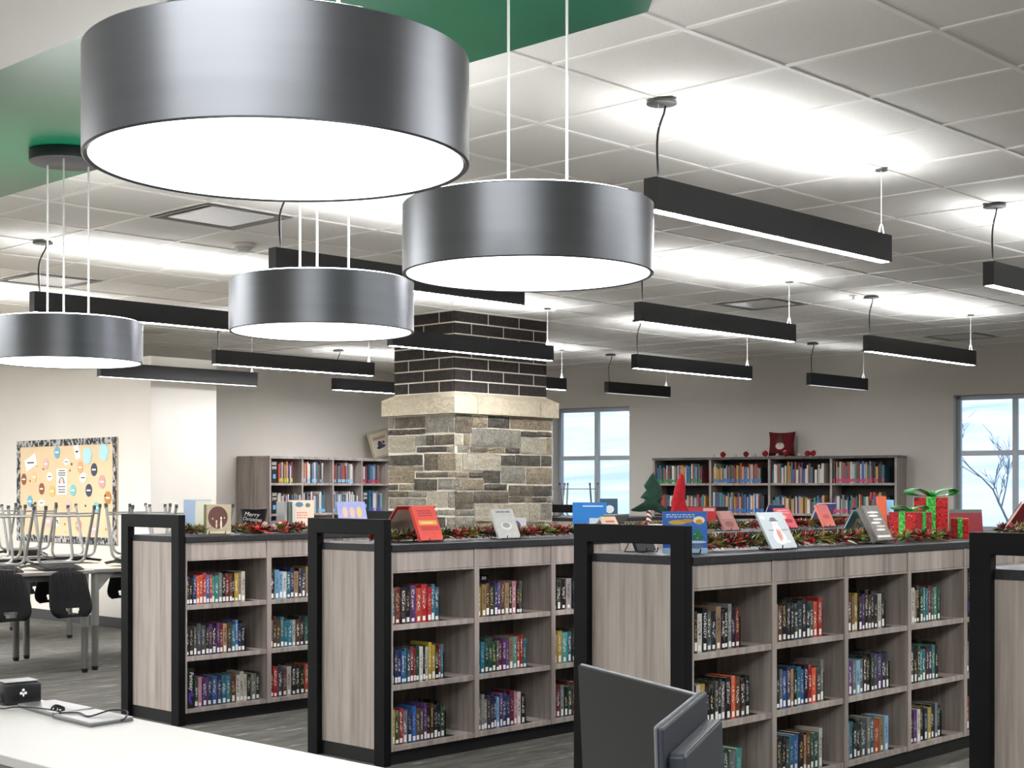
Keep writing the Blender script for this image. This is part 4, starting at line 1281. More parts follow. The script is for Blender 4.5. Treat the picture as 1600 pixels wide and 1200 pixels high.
def gift(label, x, y, w, h, rw, rz, with_bow, z=CZ1 + 0.001):
    t = thing('gift_box', label, 'gift box', (x, y, z), rz, 'red glitter gift boxes with green ribbon')
    MB().box(-w / 2, w / 2, -w / 2, w / 2, 0, h).build('box', GR.m, t, 0.003)
    for k in range(4):
        Mk = Matrix.Rotation(k * PI / 2, 4, 'Z')
        b = MB()
        b.box(-rw / 2, rw / 2, -w / 2 - 0.002, -w / 2 - 0.0003, 0.001, h, M=Mk)
        b.build('ribbon', GGr.m, t)
        if with_bow > 0.1:
            b = MB()
            b.tube([Mk @ Vector((w / 2, -w / 2, 0.002)), Mk @ Vector((w / 2, -w / 2, h))], 0.0022, 5)
            b.build('edge_trim', SILV, t)
    b = MB()
    b.box(-rw / 2, rw / 2, -w / 2 - 0.001, w / 2 + 0.001, h + 0.0003, h + 0.002)
    b.box(-w / 2 - 0.001, w / 2 + 0.001, -rw / 2, rw / 2, h + 0.0003, h + 0.0024)
    b.build('top_ribbon', GGr.m, t)
    if with_bow:
        bow(t, h + 0.002, with_bow, YAW - PI / 2 - rz + 0.25)
    return t
ga_ = -(PI / 2 - YAW)
gift('lower red glitter gift box with green ribbons, left of the tall one', 6.93, 3.745, 0.160, 0.148, 0.036, math.radians(-2), 0.085)
gift('tall red glitter gift box with large green satin bow', 7.245, 3.79, 0.178, 0.222, 0.048, math.radians(26) , 0.125)
gift('smallest red glitter gift box, partly behind the tall one at its right', 7.41, 3.71, 0.088, 0.108, 0.026, math.radians(30), 0)
for x, y, z in ((6.985, 3.70, 1.245), (7.50, 3.70, 1.19)):
    pass

# ------------------------------------------------------------------ fabric trees
def fabric_tree(label, mat, x, y, z, outline, th, rz, stem=None, tilt=0.0):
    t = thing('fabric_tree', label, 'fabric tree', (x, y, z), rz)
    n = len(outline)
    cx_ = sum(p[0] for p in outline) / n
    cz_ = sum(p[1] for p in outline) / n
    vs, fs = [], []
    layers = ((1.0, 0.0), (0.94, 0.55), (0.72, 0.88), (0.36, 1.0))
    for sgn in (-1, 1):
        for k, (s, d) in enumerate(layers):
            if sgn == 1 and k == 0:
                continue
            for p, q in outline:
                vs.append((cx_ * (1 - s) * 0.3 + p * (0.3 * s + 0.7) if False else cx_ + (p - cx_) * s, sgn * th * d, cz_ + (q - cz_) * s))
        vs.append((cx_, sgn * th, cz_))
    nl = len(layers)
    for k in range(nl - 1):
        for i in range(n):
            j = (i + 1) % n
            fs.append((k * n + i, k * n + j, (k + 1) * n + j, (k + 1) * n + i))
    c0 = nl * n
    fs += [((nl - 1) * n + i, (nl - 1) * n + (i + 1) % n, c0) for i in range(n)]
    off = c0 + 1
    def idx(k, i):
        return i if k == 0 else off + (k - 1) * n + i
    for k in range(nl - 1):
        for i in range(n):
            j = (i + 1) % n
            fs.append((idx(k, j), idx(k, i), idx(k + 1, i), idx(k + 1, j)))
    c1_ = off + (nl - 1) * n
    fs += [(idx(nl - 1, (i + 1) % n), idx(nl - 1, i), c1_) for i in range(n)]
    o = MB().add(vs, fs).build('cushion', mat, t, smooth=True)
    if stem:
        MB().cyl(0, 0, 0, stem, 0.016, 14).build('trunk', CANDY, t, smooth=True)
        MB().cyl(0, 0, 0, 0.012, 0.05, 20, 0.045).build('base', simple('tree_base_grey', '55504a', 0.7), t, 0.002, True)
    return t
CANDYM = Mat('candy_stripe', None, 0.6)
wv = CANDYM.n('TexWave')
wv.inputs['Scale'].default_value = 14
CANDYM.l(CANDYM.coord((1, 1, 1.6)), wv.inputs['Vector'])
wv.bands_direction = 'DIAGONAL'
CANDYM.base(CANDYM.ramp(wv.outputs['Fac'], [(0.45, '7a1c20'), (0.55, 'ece6de')]))
CANDY = CANDYM.m
FG = Mat('green_felt', None, 0.95)
FG.base(FG.ramp(FG.noise(FG.coord(), 30, 4), [(0.3, '18352a'), (0.7, '204536')]))
FRd = Mat('red_felt', None, 0.95)
FRd.base(FRd.ramp(FRd.noise(FRd.coord(), 30, 4), [(0.3, '930f1a'), (0.7, 'b31a24')]))
k9 = 1 / 253.0
def ol(pts, cx_, cy_, k):
    return [((x - cx_) * k, (cy_ - y) * k) for x, y in pts]
G_OUT = ol([(1021, 738), (1024, 746), (1030, 756), (1034, 763), (1031, 766), (1030, 771), (1036, 780), (1029, 783), (1032, 790), (1044, 800), (1056, 806), (1046, 809), (1030, 802), (1020, 797),
            (1011, 799), (1000, 800), (988, 799), (985, 797), (996, 792), (1006, 785), (1008, 780), (1000, 778), (1003, 774), (1010, 766), (1011, 761), (1006, 759), (1012, 750), (1017, 742)], 1014, 832, k9)
fabric_tree('green felt fabric tree on candy-striped trunk with drooping branches', FG.m, 7.094, 5.60, CZ1 + 0.001, G_OUT[::-1], 0.03, YAW - PI / 2, 0.145)
R_OUT = ol([(1067, 739), (1072, 740), (1074, 750), (1075, 765), (1074, 775), (1075, 785), (1078, 794), (1084, 806), (1088, 826), (1042, 826), (1048, 806), (1053, 795), (1052, 785), (1056, 772), (1058, 762), (1062, 750)], 1064, 830, 1 / 247.0)
fabric_tree('red felt fabric tree standing behind the blue winter-night book', FRd.m, 7.42, 5.62, CZ1 + 0.001, R_OUT[::-1], 0.04, YAW - PI / 2)
t = thing('small_sign', 'small white card with black print in front of the green fabric tree', 'card', (6.93, 5.40, CZ1 + 0.001), YAW - PI / 2)
Mq = Matrix.Rotation(-0.3, 4, 'X')
o = put('card', MB().box(-0.055, 0.055, 0, 0.004, 0.002, 0.06).mesh('card', cover_art('card_print', 'e4ddd4', [(0.15, 0.9, 0.1, 0.55, '2a2a2c')], None, None)), t)
o.matrix_local = Mq
MB().box(-0.05, 0.05, 0.0, 0.05, 0, 0.002).build('foot', WHITE, t)

# ------------------------------------------------------------------ black bucket, bow and pinecones
t = thing('bucket', 'black bucket with white Merry Christmas lettering on the counter by the candle book', 'bucket', (5.364, 7.30, CZ1 + 0.001), YAW - PI / 2)
n = 32
prof = [(0.0, 0.002), (0.060, 0.0), (0.082, 0.14), (0.085, 0.146), (0.081, 0.144), (0.06, 0.006), (0.0, 0.006)]
vs, fs = [], []
for r, z in prof[1:-1]:
    for i in range(n):
        zz = z + (0.002 * math.cos(2 * (2 * PI * i / n)) if z > 0.1 else 0)
        vs.append((r * math.cos(2 * PI * i / n), r * math.sin(2 * PI * i / n), zz))
for k in range(len(prof) - 3):
    fs += [(k * n + i, k * n + (i + 1) % n, (k + 1) * n + (i + 1) % n, (k + 1) * n + i) for i in range(n)]
fs += [tuple(range(n - 1, -1, -1)), tuple(range((len(prof) - 3) * n, (len(prof) - 2) * n))]
MB().add(vs, fs).build('pail', simple('black_enamel', '121315', 0.4), t, smooth=True)
def wrap(me, zc):       # wrap flat lettering onto the cone of the pail
    for v in me.vertices:
        r = 0.060 + 0.022 * (v.co.z / 0.14) + 0.0012
        a = v.co.x / 0.073
        v.co = Vector((r * math.sin(a), -r * math.cos(a) + (v.co.y) * 0.2, v.co.z))
for body, zc, sz, dx in (('Merry', 0.113, 0.036, 0.0), ('Christmas', 0.083, 0.031, 0.0)):
    o = text_mesh(body, sz, LETTER, 'lettering', t, Matrix.Translation((dx, 0, zc)) @ Matrix.Rotation(0.10, 4, 'Y') @ FRONT, shear=0.35)
    wrap(o.data, zc)
t = thing('ribbon_bow', 'red fabric bow lying in the garland below the black bucket', 'bow', (5.238, 7.09, CZ1 + 0.03), YAW - PI / 2)
RB = simple('red_satin', 'b8161e', 0.4)
for s in (-1, 1):
    b = MB()
    pts = [(0, 0.0), (0.03, 0.022), (0.07, 0.026), (0.095, 0.012), (0.09, -0.008), (0.05, -0.012), (0.0, -0.004)]
    vs, fs = [], []
    for p, q in pts:
        ww = 0.012 + 0.012 * min(1, p / 0.05)
        vs += [(s * p, -ww, q), (s * p, ww, q)]
    fs = [(2 * i, 2 * i + 1, 2 * i + 3, 2 * i + 2) for i in range(len(pts) - 1)]
    o = b.add(vs, fs).build('bow_loop', RB, t, smooth=True)
    o.modifiers.new('thick', 'SOLIDIFY').thickness = 0.0015
    b = MB()
    b.add([(0, -0.02, 0), (0, -0.04, 0.0), (s * 0.10, -0.055, -0.025), (s * 0.105, -0.03, -0.024)], [(0, 1, 2, 3)])
    o = b.build('bow_tail', RB, t)
    o.modifiers.new('thick', 'SOLIDIFY').thickness = 0.0015
MB().ball((0, -0.012, 0.006), 0.016, 10, 6).build('knot', RB, t, smooth=True)
PC = simple('frosted_pinecone', 'b9a99c', 0.8)
for q, (dx, dz) in enumerate(((0.0, 0.055), (0.038, 0.040))):
    t = thing('pinecone', 'frosted pinecone, %s of two above the red bow' % ('higher', 'lower')[q], 'pinecone', (5.30 + dx, 7.10 - dx, CZ1 + dz), 0, 'frosted pinecones by the bow')
    b = MB()
    b.ball((0, 0, 0), 0.012, 8, 5, (1, 1, 1.4))
    b.build('core', PC, t)
    b = MB()
    for k in range(26):
        a = k * 2.4
        zz = -0.016 + 0.034 * k / 26
        r = 0.021 * math.sqrt(max(0.05, 1 - (zz / 0.022) ** 2))
        b.add([(r * math.cos(a), r * math.sin(a), zz + 0.006), (0.6 * r * math.cos(a + 0.4), 0.6 * r * math.sin(a + 0.4), zz), (0.6 * r * math.cos(a - 0.4), 0.6 * r * math.sin(a - 0.4), zz), (0.8 * r * math.cos(a), 0.8 * r * math.sin(a), zz - 0.004)],
              [(0, 1, 3), (0, 3, 2), (1, 2, 3), (0, 2, 1)])
    tag(b.build('scales', PC, t), kind='stuff')

# ------------------------------------------------------------------ cushion and pom-poms on the far shelf, frame on the rear shelf
CU = Mat('burgundy_knit', None, 0.95)
CU.base(CU.ramp(CU.noise(CU.coord(), 60, 3), [(0.3, '5a1018'), (0.7, '701620')]))
CU.bump(CU.noise(CU.coord(), 120, 2), 0.3, 0.003)
pc = MR @ Vector((0.245 + 1.365, 0.19, 1.713))
t = thing('gnome_cushion', 'burgundy square cushion with a bearded gnome on the wide bookshelf', 'cushion', pc, TH - PI / 2)
N = 16
vs, fs = [], []
Sq = 0.335
for sgn in (-1, 1):
    for j in range(N + 1):
        for i in range(N + 1):
            u_, v_ = i / N * 2 - 1, j / N * 2 - 1
            pin = 1 - 0.10 * (1 - abs(u_) ** 2) * abs(v_) ** 3 - 0.0
            pin2 = 1 - 0.10 * (1 - abs(v_) ** 2) * abs(u_) ** 3
            th_ = 0.062 * (max(0, (1 - u_ ** 4) * (1 - v_ ** 4))) ** 0.55
            vs.append((u_ * Sq / 2 * pin2, sgn * th_, (v_ * pin) * Sq * 0.44))
W_ = N + 1
for s in range(2):
    o_ = s * W_ * W_
    for j in range(N):
        for i in range(N):
            q = (o_ + j * W_ + i, o_ + j * W_ + i + 1, o_ + (j + 1) * W_ + i + 1, o_ + (j + 1) * W_ + i)
            fs.append(q if s == 0 else q[::-1])
cz = Sq * 0.44 + 0.004
ti = Matrix.Translation((0, 0, cz)) @ Matrix.Rotation(-0.10, 4, 'X')
def cput(name, mb, mat, smooth=True, mod=None):
    o = mb.build(name, mat, t, smooth=smooth)
    o.matrix_local = ti
    return o
mb_ = MB()
mb_.add(vs, fs)
o = cput('cover', mb_, CU.m)
mrg = o.modifiers.new('weld', 'WELD')
mrg.merge_threshold = 0.0005
cput('gnome_hat', MB().prism([(-0.055, 0.0), (0.055, 0.0), (0.03, 0.06), (0.0, 0.125), (-0.03, 0.06)], 'y', -0.066, -0.056), simple('hat_brown', '5a3a30', 0.9))
cput('gnome_beard', MB().ball((0, -0.062, -0.03), 0.05, 14, 8, (1.1, 0.25, 0.85)), simple('beard_white', 'd8cfc6', 0.9))
cput('gnome_nose', MB().ball((0, -0.078, 0.0), 0.012, 8, 6), simple('nose_tan', 'c9a08a', 0.8))
cput('snowflake', MB().prism([(-0.125, 0.075), (-0.112, 0.08), (-0.118, 0.095), (-0.105, 0.09), (-0.1, 0.105), (-0.093, 0.09), (-0.08, 0.094), (-0.087, 0.08), (-0.075, 0.073), (-0.088, 0.068), (-0.083, 0.055), (-0.097, 0.062), (-0.103, 0.048), (-0.108, 0.063)], 'y', -0.040, -0.034), simple('flake_white', 'd9cfca', 0.9))
POMR = simple('pom_red', '8f1a20', 0.95)
POMW = simple('pom_white', 'cfc9c0', 0.95)
rr = random.Random(4)
for q, (w2, kind, lab) in enumerate(((7.291, 'w', 'small white pom-pom, leftmost on the wide bookshelf'), (7.165, 'r', 'red pom-pom between two small white ones, left on the wide bookshelf'),
        (7.007, 'w', 'small white pom-pom between the two left red ones'), (6.867, 'r', 'second red pom-pom from the left on the wide bookshelf'), (6.76, 'w', 'white pom-pom left of the gnome cushion'),
        (6.622, 'R', 'red and white pom-pom below the left corner of the gnome cushion'), (6.47, 'w', 'white pom-pom in front of the middle of the gnome cushion'), (6.365, 'R', 'red and white pom-pom below the right corner of the gnome cushion'),
        (6.199, 'w', 'small white pom-pom right of the gnome cushion'), (6.097, 'r', 'large red pom-pom right of the gnome cushion'), (6.03, 'R', 'rightmost red pom-pom on the wide bookshelf'))):
    r = {'w': 0.020, 'r': 0.034, 'R': 0.036}[kind]
    p = W1 * 16.265 + W2 * w2
    b = MB()
    b.ball((0, 0, r), r, 12, 8)
    b.v = [tuple(Vector((0, 0, r)) + (Vector(v) - Vector((0, 0, r))) * rr.uniform(0.86, 1.08)) for v in b.v]
    zmin = min(v[2] for v in b.v)
    o = b.build('pom_pom', POMW if kind == 'w' else POMR, None, smooth=True, loc=(p.x, p.y, 1.713 - zmin))
    tag(o, lab, 'pom-pom', 'pom-pom garland on the far shelf')
    if kind == 'R':
        MB().ball((0.0, 0, r * 1.4), r * 0.7, 10, 6).build('white_tuft', POMW, o, smooth=True, loc=tuple(-W2.x * 0.02 * q for q in (0,)) + (0.012, 0.0))
p = W1 * 15.27 + W2 * 11.50
t = thing('picture_frame', 'tilted cream picture frame with dark abstract print on the rear shelf, beside the column', 'picture frame', (p.x, p.y, 1.716), TH)
Mt = Matrix.Rotation(-0.2, 4, 'X') @ Matrix.Rotation(-0.20, 4, 'Y')
fw_, fh_ = 0.46, 0.36
Mt = Matrix.Translation((0.0, 0, 0.09 * 0.42)) @ Mt
b = MB()
for a in ((-fw_ / 2, fw_ / 2, 0, 0.035), (-fw_ / 2, fw_ / 2, fh_ - 0.035, fh_)):
    b.box(a[0], a[1], 0, 0.02, a[2], a[3])
b.box(-fw_ / 2, -fw_ / 2 + 0.035, 0, 0.02, 0.035, fh_ - 0.035)
b.box(fw_ / 2 - 0.035, fw_ / 2, 0, 0.02, 0.035, fh_ - 0.035)
o = b.build('frame', simple('cream_frame', 'b5ac92', 0.6), t, 0.002)
o.matrix_local = Mt
o = MB().box(-fw_ / 2 + 0.03, fw_ / 2 - 0.03, 0.012, 0.018, 0.03, fh_ - 0.03).build('mat_board', simple('cream_mat', 'd6cdb8', 0.8), t)
o.matrix_local = Mt
o = MB().box(-0.14, 0.14, 0.008, 0.0115, 0.085, fh_ - 0.085).build('print', cover_art('abstract_print', 'cfc8bc', [(0, 1, 0.8, 1, 'b8917a')], [(0.45, 0.45, 0.18, 0.25, '3a3548'), (0.6, 0.3, 0.25, 0.12, '46404e'), (0.35, 0.25, 0.2, 0.1, '2f2c3a'), (0.75, 0.55, 0.12, 0.1, '5a5260')], ('e2dcd2', 0.6)), t)
o.matrix_local = Mt

# ------------------------------------------------------------------ pin board
BF = Mat('board_fabric_peach', None, 0.9)
BF.base(BF.ramp(BF.noise(BF.coord(), 2, 3), [(0.3, 'd3b995'), (0.7, 'd9c2a0')]))
BT = Mat('black_white_border', None, 0.7)
bn = BT.n('TexVoronoi')
bn.inputs['Scale'].default_value = 48
BT.l(BT.coord((1, 1, 0.6)), bn.inputs['Vector'])
BT.base(BT.ramp(bn.outputs['Color'], [(0.48, '23242c'), (0.56, 'a9a8a6')]))
BY0, BY1, BZ0, BZ1 = 12.363, 14.305, 0.795, 1.83
t = thing('pin_board', 'peach pin board with black and white border and round paper cut-outs', 'pin board', (7.485, BY1, 0))
bw = BY1 - BY0
MB().box(0, 0.013, -bw, 0, BZ0, BZ1).build('backing', BF.m, t)
bd = 0.065
for a in ((-bw, 0, BZ1 - bd, BZ1), (-bw, 0, BZ0, BZ0 + bd), (-bw, -bw + bd, BZ0 + bd, BZ1 - bd), (-bd, 0, BZ0 + bd, BZ1 - bd)):
    MB().box(-0.006, -0.0005, *a).build('border_strip', BT.m, t)
LABM = [simple('cut_' + str(i), c, 0.8) for i, c in enumerate(('6fa7bf', 'd4b0a4', 'f0efe6', 'a8d0d6', 'e2a27a', '3d4356', '8a5640', 'e6b98e', 'd9b06a', '7ab6b8', 'c99a94', 'e2b0ae', 'b07a40', 'd98a78'))]
DARKP = simple('print_dark', '4a4648', 0.8)
def cut(px, py, rx, rz, mi, stripe=True, shape='o'):
    # px, py run 0..1 across the board from its left (far) end and its top
    y = -px * bw
    z = BZ1 - py * (BZ1 - BZ0)
    n = 18
    if shape == 'o':
        ol_ = [(y + rx * math.cos(2 * PI * i / n), z + rz * math.sin(2 * PI * i / n)) for i in range(n)]
    elif shape == 'r':
        c_, s_ = math.cos(-0.35), math.sin(-0.35)
        ol_ = [(y + p * c_ - q * s_, z + p * s_ + q * c_) for p, q in ((-rx, -rz), (rx, -rz), (rx, rz), (-rx, rz))]
    else:
        ol_ = [(y + rx * math.cos(2 * PI * i / n) * (1 - 0.25 * (i % 5 == 0)), z + rz * math.sin(2 * PI * i / n)) for i in range(n)]
    o = MB().prism(ol_, 'x', -0.004, -0.0008).build('paper_cutout', LABM[mi], t)
    if stripe:
        MB().box(-0.0052, -0.0042, y - rx * 0.6, y + rx * 0.6, z - rz * 0.12, z + rz * 0.12).build('band', LABM[2] if mi != 2 else DARKP, o)
for px, py, rx, rz, mi in ((0.425, 0.125, .055, .062, 0), (0.31, 0.235, .052, .058, 1), (0.52, 0.22, .055, .032, 2), (0.655, 0.275, .055, .06, 4), (0.79, 0.30, .058, .064, 5), (0.075, 0.385, .052, .06, 6), (0.185, 0.365, .052, .055, 7),
                           (0.35, 0.36, .055, .045, 2), (0.685, 0.375, .065, .05, 2), (0.865, 0.415, .062, .066, 10), (0.265, 0.48, .055, .06, 6), (0.375, 0.505, .058, .058, 8), (0.585, 0.495, .058, .058, 9), (0.74, 0.495, .06, .064, 5), (0.92, 0.565, .062, .064, 12),
                           (0.14, 0.605, .055, .06, 0), (0.265, 0.62, .06, .035, 2), (0.54, 0.645, .055, .06, 11), (0.81, 0.66, .062, .06, 9), (0.335, 0.80, .06, .06, 11), (0.64, 0.83, .058, .06, 13), (0.79, 0.86, .06, .06, 11), (0.42, 0.79, .05, .06, 2)):
    cut(px, py, rx, rz, mi)
cut(0.15, 0.22, .115, .062, 2, True, 'r')
cut(0.625, 0.125, .045, .075, 2, True, 'r')
cut(0.725, 0.165, .09, .085, 3, False, 'x')
cut(0.88, 0.14, .095, .085, 3, False, 'x')
rr = random.Random(2)
for k in range(14):
    cut(rr.uniform(0.06, 0.94), rr.uniform(0.12, 0.9), .013, .013, rr.choice((12, 5, 8)), False)
yc = -0.475 * bw
o = MB().box(-0.005, -0.0009, yc - 0.10, yc + 0.10, 1.275, 1.535).build('rainbow_card', LABM[2], t)
for q, r in enumerate((0.052, 0.038, 0.024)):
    MB().tube([(-0.0055, yc + r * math.cos(a), 1.385 + 1.2 * r * math.sin(a)) for a in [PI * i / 12 for i in range(13)]], 0.0045, 5).build('rainbow_arc', (DARKP, LABM[10], LABM[1])[q], o)
for zz, w in ((1.515, 0.06), (1.492, 0.075), (1.470, 0.07), (1.355, 0.075), (1.325, 0.07), (1.30, 0.065)):
    MB().box(-0.0062, -0.0052, yc - w, yc + w, zz - 0.005, zz + 0.005).build('print_line', DARKP, o)

# ------------------------------------------------------------------ tables with chairs turned up on them
TOPM = wood_mat('pale_maple_laminate', 'b8aa98', 'c8bcab', 'd4c9ba')
TEDGE = simple('table_edge_grey', '6c6c6a', 0.5)
LEGM = simple('grey_steel_leg', '8f908c', 0.4, 0.6)
FOOT = simple('black_glide', '141414', 0.5)
TZ = 0.745
def table(label, x0_, x1_, y0_, y1_, inset=0.05):
    t = thing('cafe_table', label, 'table', ((x0_ + x1_) / 2, (y0_ + y1_) / 2, 0), 0, 'tables with upturned chairs')
    w, d = (x1_ - x0_) / 2, (y1_ - y0_) / 2
    MB().box(-w, w, -d, d, TZ - 0.028, TZ - 0.004).build('edge_band', TEDGE, t, 0.003)
    MB().box(-w + 0.001, w - 0.001, -d + 0.001, d - 0.001, TZ - 0.0038, TZ).build('tabletop', TOPM, t)
    for sx in (-1, 1):
        for sy in (-1, 1):
            x, y = sx * (w - inset), sy * (d - inset)
            lg = MB().cyl(x, y, 0.33, TZ - 0.029, 0.029, 18).build('leg', LEGM, t, smooth=True)
            MB().cyl(x, y, 0.03, 0.33, 0.025, 18).build('lower_tube', simple_leg, lg, smooth=True)
            MB().cyl(x, y, 0.0, 0.03, 0.020, 14, 0.026).build('glide', FOOT, lg, smooth=True)
            MB().prism([(x - sx * 0.02, TZ - 0.029), (x - sx * 0.16, TZ - 0.029), (x - sx * 0.02, TZ - 0.17)], 'y', y - 0.006, y + 0.006).build('gusset', LEGM, lg)
    MB().box(-w + 0.1, w - 0.1, -d + 0.09, -d + 0.13, TZ - 0.075, TZ - 0.0285).build('apron', TEDGE, t)
    return t
simple_leg = simple('darker_steel_tube', '6f706d', 0.42, 0.6)
table('pale cafe table at the photo edge, two upturned chairs at its near side', 4.10, 5.57, 9.50, 10.62)
table('pale cafe table beside the end of the nearest bookcase, chairs turned up on it', 5.60, 7.07, 9.58, 10.70)
table('pale cafe table further back by the pin board wall', 5.25, 6.75, 11.80, 12.95)
PLAST = Mat('black_ribbed_plastic', '050506', 0.45, 0, 0.16)
CHROME = simple('grey_steel_tube', '8d8d89', 0.45, 0.55)
def chair_shell():
    # profile (y, z): front edge of the seat, seat, curve, backrest; +y is the front
    prof = []
    for i in range(12):
        q = i / 11
        prof.append((0.20 - 0.30 * q, 0.445 - 0.022 * math.sin(PI * q) - (0.018 if i == 0 else 0)))
    for i in range(1, 8):
        a = i / 8 * 1.38
        prof.append((-0.10 - 0.075 * math.sin(a), 0.445 + 0.075 * (1 - math.cos(a)) ))
    y_, z_ = prof[-1]
    for i in range(1, 15):
        q = i / 14
        prof.append((y_ - 0.075 * q, z_ + 0.30 * q))
    K = len(prof)
    M_ = 45
    V = []
    for k, (y, z) in enumerate(prof):
        q = k / (K - 1)
        hw = (0.185 - 0.045 * min(1, q / 0.5) ** 2) if q < 0.5 else 0.140 + 0.026 * min(1, (q - 0.5) / 0.36)
        if q > 0.88:
            hw *= math.sqrt(max(0.02, 1 - ((q - 0.88) / 0.125) ** 2)) * 0.45 + 0.55
        a = prof[max(0, k - 1)]
        c = prof[min(K - 1, k + 1)]
        ty, tz = c[0] - a[0], c[1] - a[1]
        l = math.hypot(ty, tz)
        ny, nz_ = tz / l, -ty / l            # normal pointing to the sitter side
        for i in range(M_):
            s = i / (M_ - 1) * 2 - 1
            curve = 0.018 * s * s
            rib = 0.0
            if 0.12 < q < 0.80 and abs(s) < 0.86:
                rib = -0.0055 * (0.5 - 0.5 * math.cos(i * 2 * PI / 3))
            n_ = curve + rib
            V.append((s * hw, y - 0 + (-(ny)) * -n_, z + (-(nz_)) * -n_))
    th = 0.006
    nV = len(V)
    V2 = []
    for k in range(K):
        a = prof[max(0, k - 1)]
        c = prof[min(K - 1, k + 1)]
        ty, tz = c[0] - a[0], c[1] - a[1]
        l = math.hypot(ty, tz)
        for i in range(M_):
            v = V[k * M_ + i]
            V2.append((v[0], v[1] - tz / l * th, v[2] + ty / l * th))
    F = []
    hole = set()
    for k in range(K - 1):
        for i in range(M_ - 1):
            s = (i + 0.5) / (M_ - 1) * 2 - 1
            q = (k + 0.5) / (K - 1)
            if abs(s) < (0.34 if abs(q - 0.93) < 0.02 else 0.28) and abs(q - 0.93) < 0.036:
                hole.add((k, i))
    def fidx(k, i, lay):
        return lay * nV + k * M_ + i
    for k in range(K - 1):
        for i in range(M_ - 1):
            if (k, i) in hole:
                continue
            F.append((fidx(k, i, 0), fidx(k, i + 1, 0), fidx(k + 1, i + 1, 0), fidx(k + 1, i, 0)))
            F.append((fidx(k + 1, i, 1), fidx(k + 1, i + 1, 1), fidx(k, i + 1, 1), fidx(k, i, 1)))
            for (dk, di, e0, e1) in ((-1, 0, (k, i), (k, i + 1)), (1, 0, (k + 1, i + 1), (k + 1, i)), (0, -1, (k + 1, i), (k, i)), (0, 1, (k, i + 1), (k + 1, i + 1))):
                kk, ii = k + dk, i + di
                if not (0 <= kk < K - 1 and 0 <= ii < M_ - 1) or (kk, ii) in hole:
                    F.append((fidx(*e1, 0), fidx(*e0, 0), fidx(*e0, 1), fidx(*e1, 1)))
    return MB().add(V + V2, F)
def bend(pts, r=0.045, n=5):
    out_ = [Vector(pts[0])]
    for i in range(1, len(pts) - 1):
        p0, p1, p2 = Vector(pts[i - 1]), Vector(pts[i]), Vector(pts[i + 1])
        a = p1 + (p0 - p1).normalized() * r
        c = p1 + (p2 - p1).normalized() * r
        for k in range(n + 1):
            q = k / n
            out_.append(a * (1 - q) ** 2 + p1 * 2 * q * (1 - q) + c * q * q)
    out_.append(Vector(pts[-1]))
    return out_
GLIDE = simple('dark_grey_glide', '3a3a39', 0.5)
def make_chair():
    t = thing('stacking_chair', 'x', 'chair', (0, 0, 0), 0, 'black chairs turned up on tables')
    chair_shell().build('shell', PLAST.m, t, smooth=True)
    for nm, yt, yb in (('front', 0.09, 0.17), ('rear', -0.07, -0.20)):
        pts = bend([(-0.19, yb, 0.012), (-0.185, yt, 0.412), (0.185, yt, 0.412), (0.19, yb, 0.012)], 0.06)
        fr_ = MB().tube(pts, 0.011, 8).build('leg_frame', CHROME, t, smooth=True)
        yq = yb + (yt - yb) * 0.14
        MB().tube([(-0.19, yq, 0.075), (0.19, yq, 0.075)], 0.007, 6).build('crossbar', CHROME, fr_, smooth=True)
        for s in (-1, 1):
            MB().cyl(s * 0.19, yb, 0.0, 0.028, 0.0122, 10).build('rubber_foot', GLIDE, fr_, smooth=True)
    for s in (-1, 1):
        MB().tube([(s * 0.13, 0.10, 0.410), (s * 0.13, -0.08, 0.410)], 0.008, 6).build('side_rail', CHROME, t, smooth=True)
    return t
csrc = make_chair()
ZT = TZ + 0.467
CH = [(5.355, 9.66, 0, 'black ribbed chair hung from the near table edge, nearest the black end frame'),
      (4.885, 9.66, 0, 'black ribbed chair hung from the near table edge, cut by the photo edge'),
      (6.10, 9.74, 0, 'upturned black chair mostly hidden by the end frame of the nearest bookcase'),
      (6.62, 9.74, 0, 'upturned black chair behind the candle book, only leg tips showing'),
      (5.28, 10.50, PI, 'upturned black chair on the far side of the tables, behind the nearest chair'),
      (4.72, 10.50, PI, 'upturned black chair on the far side at the left edge of the photo'),
      (5.95, 10.56, PI, 'upturned black chair on the far side, its legs just left of the black end frame'),
      (6.60, 10.56, PI, 'upturned black chair on the far side, legs showing above the black end frame'),
      (5.62, 12.00, 0, 'upturned black chair on the back table, left one below the pin board'),
      (6.35, 12.00, 0, 'upturned black chair on the back table, right one below the pin board')]
for k, (x, y, rz, lab) in enumerate(CH):
    o = csrc if k == 0 else copy_tree(csrc)
    o.location = (x, y, ZT)
    o.rotation_euler = (0, PI, rz)
    o['label'] = lab
# tall table with upturned chairs under the window beside the column
pT = W1 * 15.6 + W2 * 9.0
t = thing('window_table', 'tall dark table under the window beside the column, chairs upturned on it', 'table', (pT.x, pT.y, 0), TH)
MB().box(-0.4, 0.4, -0.6, 0.6, 0.905, 0.94).build('tabletop', TEDGE, t, 0.004)
for sx in (-1, 1):
    for sy in (-1, 1):
        MB().cyl(sx * 0.34, sy * 0.52, 0, 0.904, 0.026, 14).build('leg', LEGM, t, smooth=True)
for q, (dx, dy, lab) in enumerate(((0.0, 0.27, 'upturned chair on the window table, leg tips beside the column'), (0.0, -0.22, 'upturned chair on the window table, leaning legs against the snow'))):
    p = W1 * (15.6 + dx) + W2 * (9.0 + dy)
    o = copy_tree(csrc)
    o.location = (p.x, p.y, 0.94 + 0.467)
    o.rotation_euler = (0, PI, TH - PI / 2 + 0.25 * q)
    o['label'] = lab

